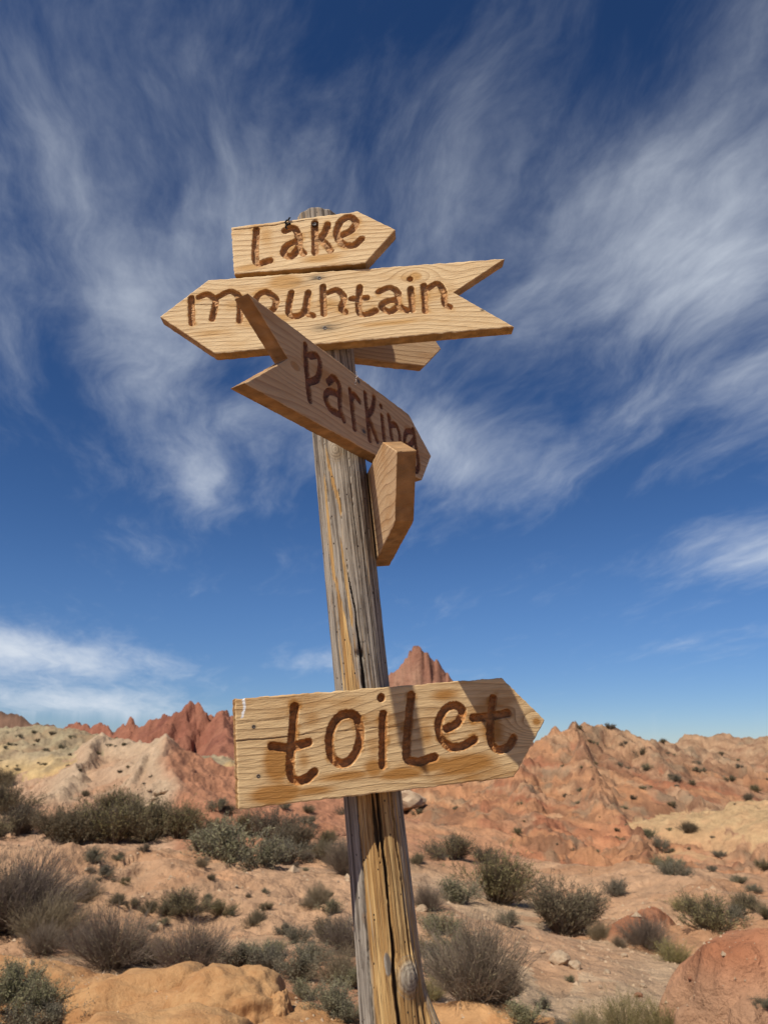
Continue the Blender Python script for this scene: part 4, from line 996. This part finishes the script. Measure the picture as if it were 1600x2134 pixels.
# ---- the post: a peeled log, grey where weathered, golden where the surface has flaked away
def build_post():
    nth = 300
    zs = np.concatenate([np.linspace(-.12, 1.08, 60), np.arange(1.085, POST_TOP-.004, .0019), POST_TOP-np.array([.0035, .0022, .0012, .0004, 0])])
    th = np.linspace(-math.pi, math.pi, nth, endpoint=False)
    TH, Z = np.meshgrid(th, zs)
    rad = np.interp(Z, [-.12, .6, 1.0, 1.12, 1.18, 1.3, 1.49, 1.72, 2.2, 2.735], [.066, .060, .0585, .056, .0545, .0518, .0496, .0487, .0492, .0470])
    cx, sx = np.cos(TH), np.sin(TH)
    per = lambda k, kz, o, s: fbm(cx*k+11.3, sx*k+Z*kz*.0+7.1, 1, s)*0+fbm((np.cos(TH)*k)+Z*kz*.05, (np.sin(TH)*k)+Z*kz, o, s)
    n_lo = per(1.4, 1.6, 3, 1); n_gr = per(16, 5, 4, 2); n_fi = per(42, 9, 3, 3)
    def line_d(pts):
        P = np.array(pts); c = np.interp(Z, P[::-1, 0], P[::-1, 1], left=99, right=99); return (TH-c), c
    crack = np.zeros_like(Z)
    for pts, wid in (([(1.95, -.10), (1.90, -.05), (1.85, .02), (1.785, .08), (1.75, .10), (1.705, .12), (1.6, .16), (1.49, .21), (1.40, .22), (1.34, .20), (1.30, .22), (1.25, .13), (1.20, .17), (1.12, .2), (.9, .22)], .0027),
                     ([(1.56, -.02), (1.50, .02), (1.46, .05), (1.43, .06)], .0030), ([(2.12, -.16), (2.04, -.10), (1.98, -.16), (1.94, -.13)], .0011), ([(1.60, -.55), (1.40, -.575), (1.28, -.63), (1.1, -.67)], .0013),
                     ([(2.2, .42), (2.0, .36), (1.9, .40)], .0007), ([(1.7, .75), (1.5, .70), (1.2, .82), (1.0, .8)], .0012), ([(2.3, -.5), (2.1, -.62), (2.0, -.55)], .0008), ([(1.33, .93), (1.2, .98), (1.05, 1.0)], .0016)):
        dd, c = line_d(pts); P = np.array(pts)
        wz = wid*np.interp(Z, [1.70, 1.76, 1.80, 1.9], [1, 1.1, .5, .3])*(.55+.65*np.clip(1+fbm(Z*14, Z*0+c*3, 3, 8), 0, 2))*sstep(P[-1, 0], P[-1, 0]+.05, Z)*sstep(P[0, 0], P[0, 0]-.07, Z)
        dd = dd+.035*fbm(Z*16, Z*0+3, 4, 9)
        k = np.clip(1.15-np.abs(dd)*.05/np.maximum(wz, 1e-5), 0, 1); crack = np.maximum(crack, np.minimum(k*2.2, 1)*np.clip(wid/.0027, .25, 1))
    crack = np.maximum(crack, np.exp(-(((TH-.11+.1*n_gr)*.05/.005)**2+((Z-1.768)/.008)**2)))
    knot = np.zeros_like(Z); kring = np.zeros_like(Z); kb = np.zeros_like(Z)
    bump = np.zeros_like(Z)
    for (kz, kt, kr, kh) in ((1.262, .60, .017, .009), (2.155, -.10, .014, .004), (2.66, .3, .012, .003)):
        dz = (Z-kz)/1.35; dt = (TH-kt)*.05; dk = np.hypot(dz, dt)
        bump += kh*np.exp(-(dk/kr)**2); kb = np.maximum(kb, 1-sstep(kr*.75, kr*1.0, dk)); kring = np.where(dk < kr*1.3, dk/kr, kring); knot = np.maximum(knot, np.exp(-(dk/(kr*1.5))**2))
    # where the golden wood shows
    gold = np.zeros_like(Z)
    def streak(pts, ex=1.0):
        nonlocal gold
        P = np.array(pts)[::-1]; c = np.interp(Z, P[:, 0], P[:, 1]); w = np.interp(Z, P[:, 0], P[:, 2]); inz = sstep(P[0, 0]-.03, P[0, 0]+.01, Z)*(1-sstep(P[-1, 0]-.01, P[-1, 0]+.03, Z))
        k = (1-np.abs(TH-c)/w)*1.0; gold = np.maximum(gold, np.where(inz > 0, np.clip(k+.35, 0, 1.2)*inz*ex, 0))
    streak([(2.14, -.46, .05), (2.075, -.28, .08), (2.045, -.14, .05)])
    streak([(2.09, -.70, .05), (1.99, -.72, .09), (1.94, -.70, .09), (1.90, -.64, .04)])
    streak([(1.965, -.23, .03), (1.905, -.2, .05), (1.84, -.12, .05)])
    streak([(1.89, -.56, .05), (1.86, -.52, .12), (1.785, -.42, .2), (1.715, -.42, .26), (1.62, -.3, .36), (1.52, .1, .70), (1.40, .15, .85), (1.2, .22, 1.05), (1.0, .25, 1.1), (.5, .25, 1.1)], 1.1)
    gold = gold+.55*n_gr+.25*n_lo
    gold = sstep(.30, .62, gold)
    gold *= 1-sstep(-.52, -.60, TH+.03*n_lo)*sstep(1.66, 1.5, Z)
    patch = np.exp(-(((TH-.0+.06*n_gr)*.05/.006)**2+((Z-1.285+.006*n_lo)/.016)**2)**2)+.25*n_gr
    gold = gold*(1-sstep(.3, .6, patch))*(1-kb)
    rise = -.0014*gold*sstep(1.5, 1.6, Z)-.0008*gold
    rr_ = rad*(1+.018*n_lo)+.0009*n_gr+.00042*n_fi+bump-.0125*crack+rise
    # splayed splinter low on one side
    rr_ = rr_+.035*np.exp(-((TH-1.25)/.28)**2)*sstep(1.27, 1.12, Z)
    top = sstep(POST_TOP-.004, POST_TOP, Z); rr_ = rr_*(1-.06*top)
    X_ = rr_*np.sin(TH); Y_ = -rr_*np.cos(TH)
    zt = Z+sstep(2.5, POST_TOP, Z)*.010*fbm(np.sin(TH)*1.2, np.cos(TH)*1.2, 2, 33)
    verts = np.stack([X_, Y_, zt], -1).reshape(-1, 3)
    nz = len(zs); ii = np.arange(nz*nth).reshape(nz, nth); jj = np.roll(ii, -1, 1)
    faces = np.stack([ii[:-1], jj[:-1], jj[1:], ii[1:]], -1).reshape(-1, 4)
    arrs = dict(gold=gold.ravel(), crack=crack.ravel(), theta=np.abs(TH).ravel(), knot=knot.ravel(), kring=kring.ravel(), shade=per(5, 2.5, 3, 12).ravel(), grain=n_gr.ravel(), fine=n_fi.ravel())
    m, gg = material('weathered_post_wood')
    co = gg.n('ShaderNodeTexCoord').outputs['Object']
    A_ = lambda n_: gg.attr(n_).outputs['Fac']
    fib = gg.noise(gg.scale(co, (420, 420, 9)), 1.0, 5, .65); fib2 = gg.noise(gg.scale(co, (130, 130, 4)), 1.0, 4, .6, .3); spots = gg.noise(gg.scale(co, (60, 60, 22)), 1.0, 5, .65)
    grey = gg.mix(gg.ramp(fib, .3, .7), (.17, .142, .112), (.44, .385, .31))
    grey = gg.mix(gg.ramp(gg.m('ADD', A_('shade'), gg.m('MULTIPLY', gg.m('SUBTRACT', spots, .5), 1.6)), -.05, .45, 0, .85), grey, (.10, .08, .062))
    grey = gg.mix(gg.ramp(spots, .60, .72, 0, .55), grey, (.26, .17, .10))
    gld = gg.mix(gg.ramp(fib2, .38, .62), (.60, .395, .165), (.36, .20, .07))
    gld = gg.mix(gg.ramp(fib, .50, .63, 0, .85), gld, (.11, .06, .028))
    c = gg.mix(A_('gold'), grey, gld)
    kn = gg.m('MULTIPLY', gg.ramp(A_('kring'), .0, .15), gg.ramp(A_('kring'), 1.3, .9)); wv_ = gg.ramp(gg.m('FRACT', gg.m('ADD', gg.m('MULTIPLY', A_('kring'), 3.3), gg.m('MULTIPLY', spots, 2.2))), .2, .95)
    c = gg.mix(gg.m('MULTIPLY', kn, .6), c, gg.mix(wv_, (.40, .33, .23), (.20, .15, .10)))
    c = gg.mix(gg.m('MULTIPLY', A_('crack'), .85), c, (.03, .022, .016))
    holes = gg.n('ShaderNodeTexVoronoi', {'Vector': gg.scale(co, (1, 1, .6)), 'Scale': 95.0}, feature='F1').outputs[0]
    c = gg.mix(gg.ramp(holes, .13, .09), c, (.03, .022, .018))
    hgt = gg.m('ADD', gg.m('MULTIPLY', fib, .9), gg.m('ADD', gg.m('MULTIPLY', fib2, 1.2), gg.m('MULTIPLY', spots, .3)))
    finish(gg, c, .8, hgt, .8, .0016, .2)
    o = mesh_obj('post', verts, faces, m, attrs=arrs)
    a = AXD; x_ = Vector((1, 0, 0)); x_ = (x_-a*x_.dot(a)).normalized(); y_ = a.cross(x_)
    M = Matrix.Identity(4)
    for r in range(3): M[r][0], M[r][1], M[r][2], M[r][3] = x_[r], y_[r], a[r], AX0[r]
    put(o, M); o['label'] = 'grey weathered log post with golden flaked streaks and a long crack'
    # end grain on top
    ring = np.array(verts[ii[-1]]); cen = ring.mean(0)+np.array([0, 0, .004]); tv = [cen]; tf = []
    for q in (.35, .7, 1.0): tv += list(cen*(1-q)+ring*q)
    for k in range(nth):
        k2 = (k+1) % nth; tf.append((0, 1+k, 1+k2, 1+k2)); 
        for b in (0, 1): tf.append((1+b*nth+k, 1+(b+1)*nth+k, 1+(b+1)*nth+k2, 1+b*nth+k2))
    tf = [t if t[2] != t[3] else t[:3] for t in tf]
    m2, gg = material('post_end_grain'); co = gg.n('ShaderNodeTexCoord').outputs['Object']
    rg = gg.v('LENGTH', gg.scale(co, (1, 1, 0))); nn = gg.noise(co, 160, 4)
    finish(gg, gg.mix(gg.ramp(gg.m('FRACT', gg.m('ADD', gg.m('MULTIPLY', rg, 260), nn)), .2, .9), (.33, .28, .22), (.16, .13, .10)), .9, nn, .5, .002)
    mesh_obj('end_grain', tv, tf, m2, o)
build_post()
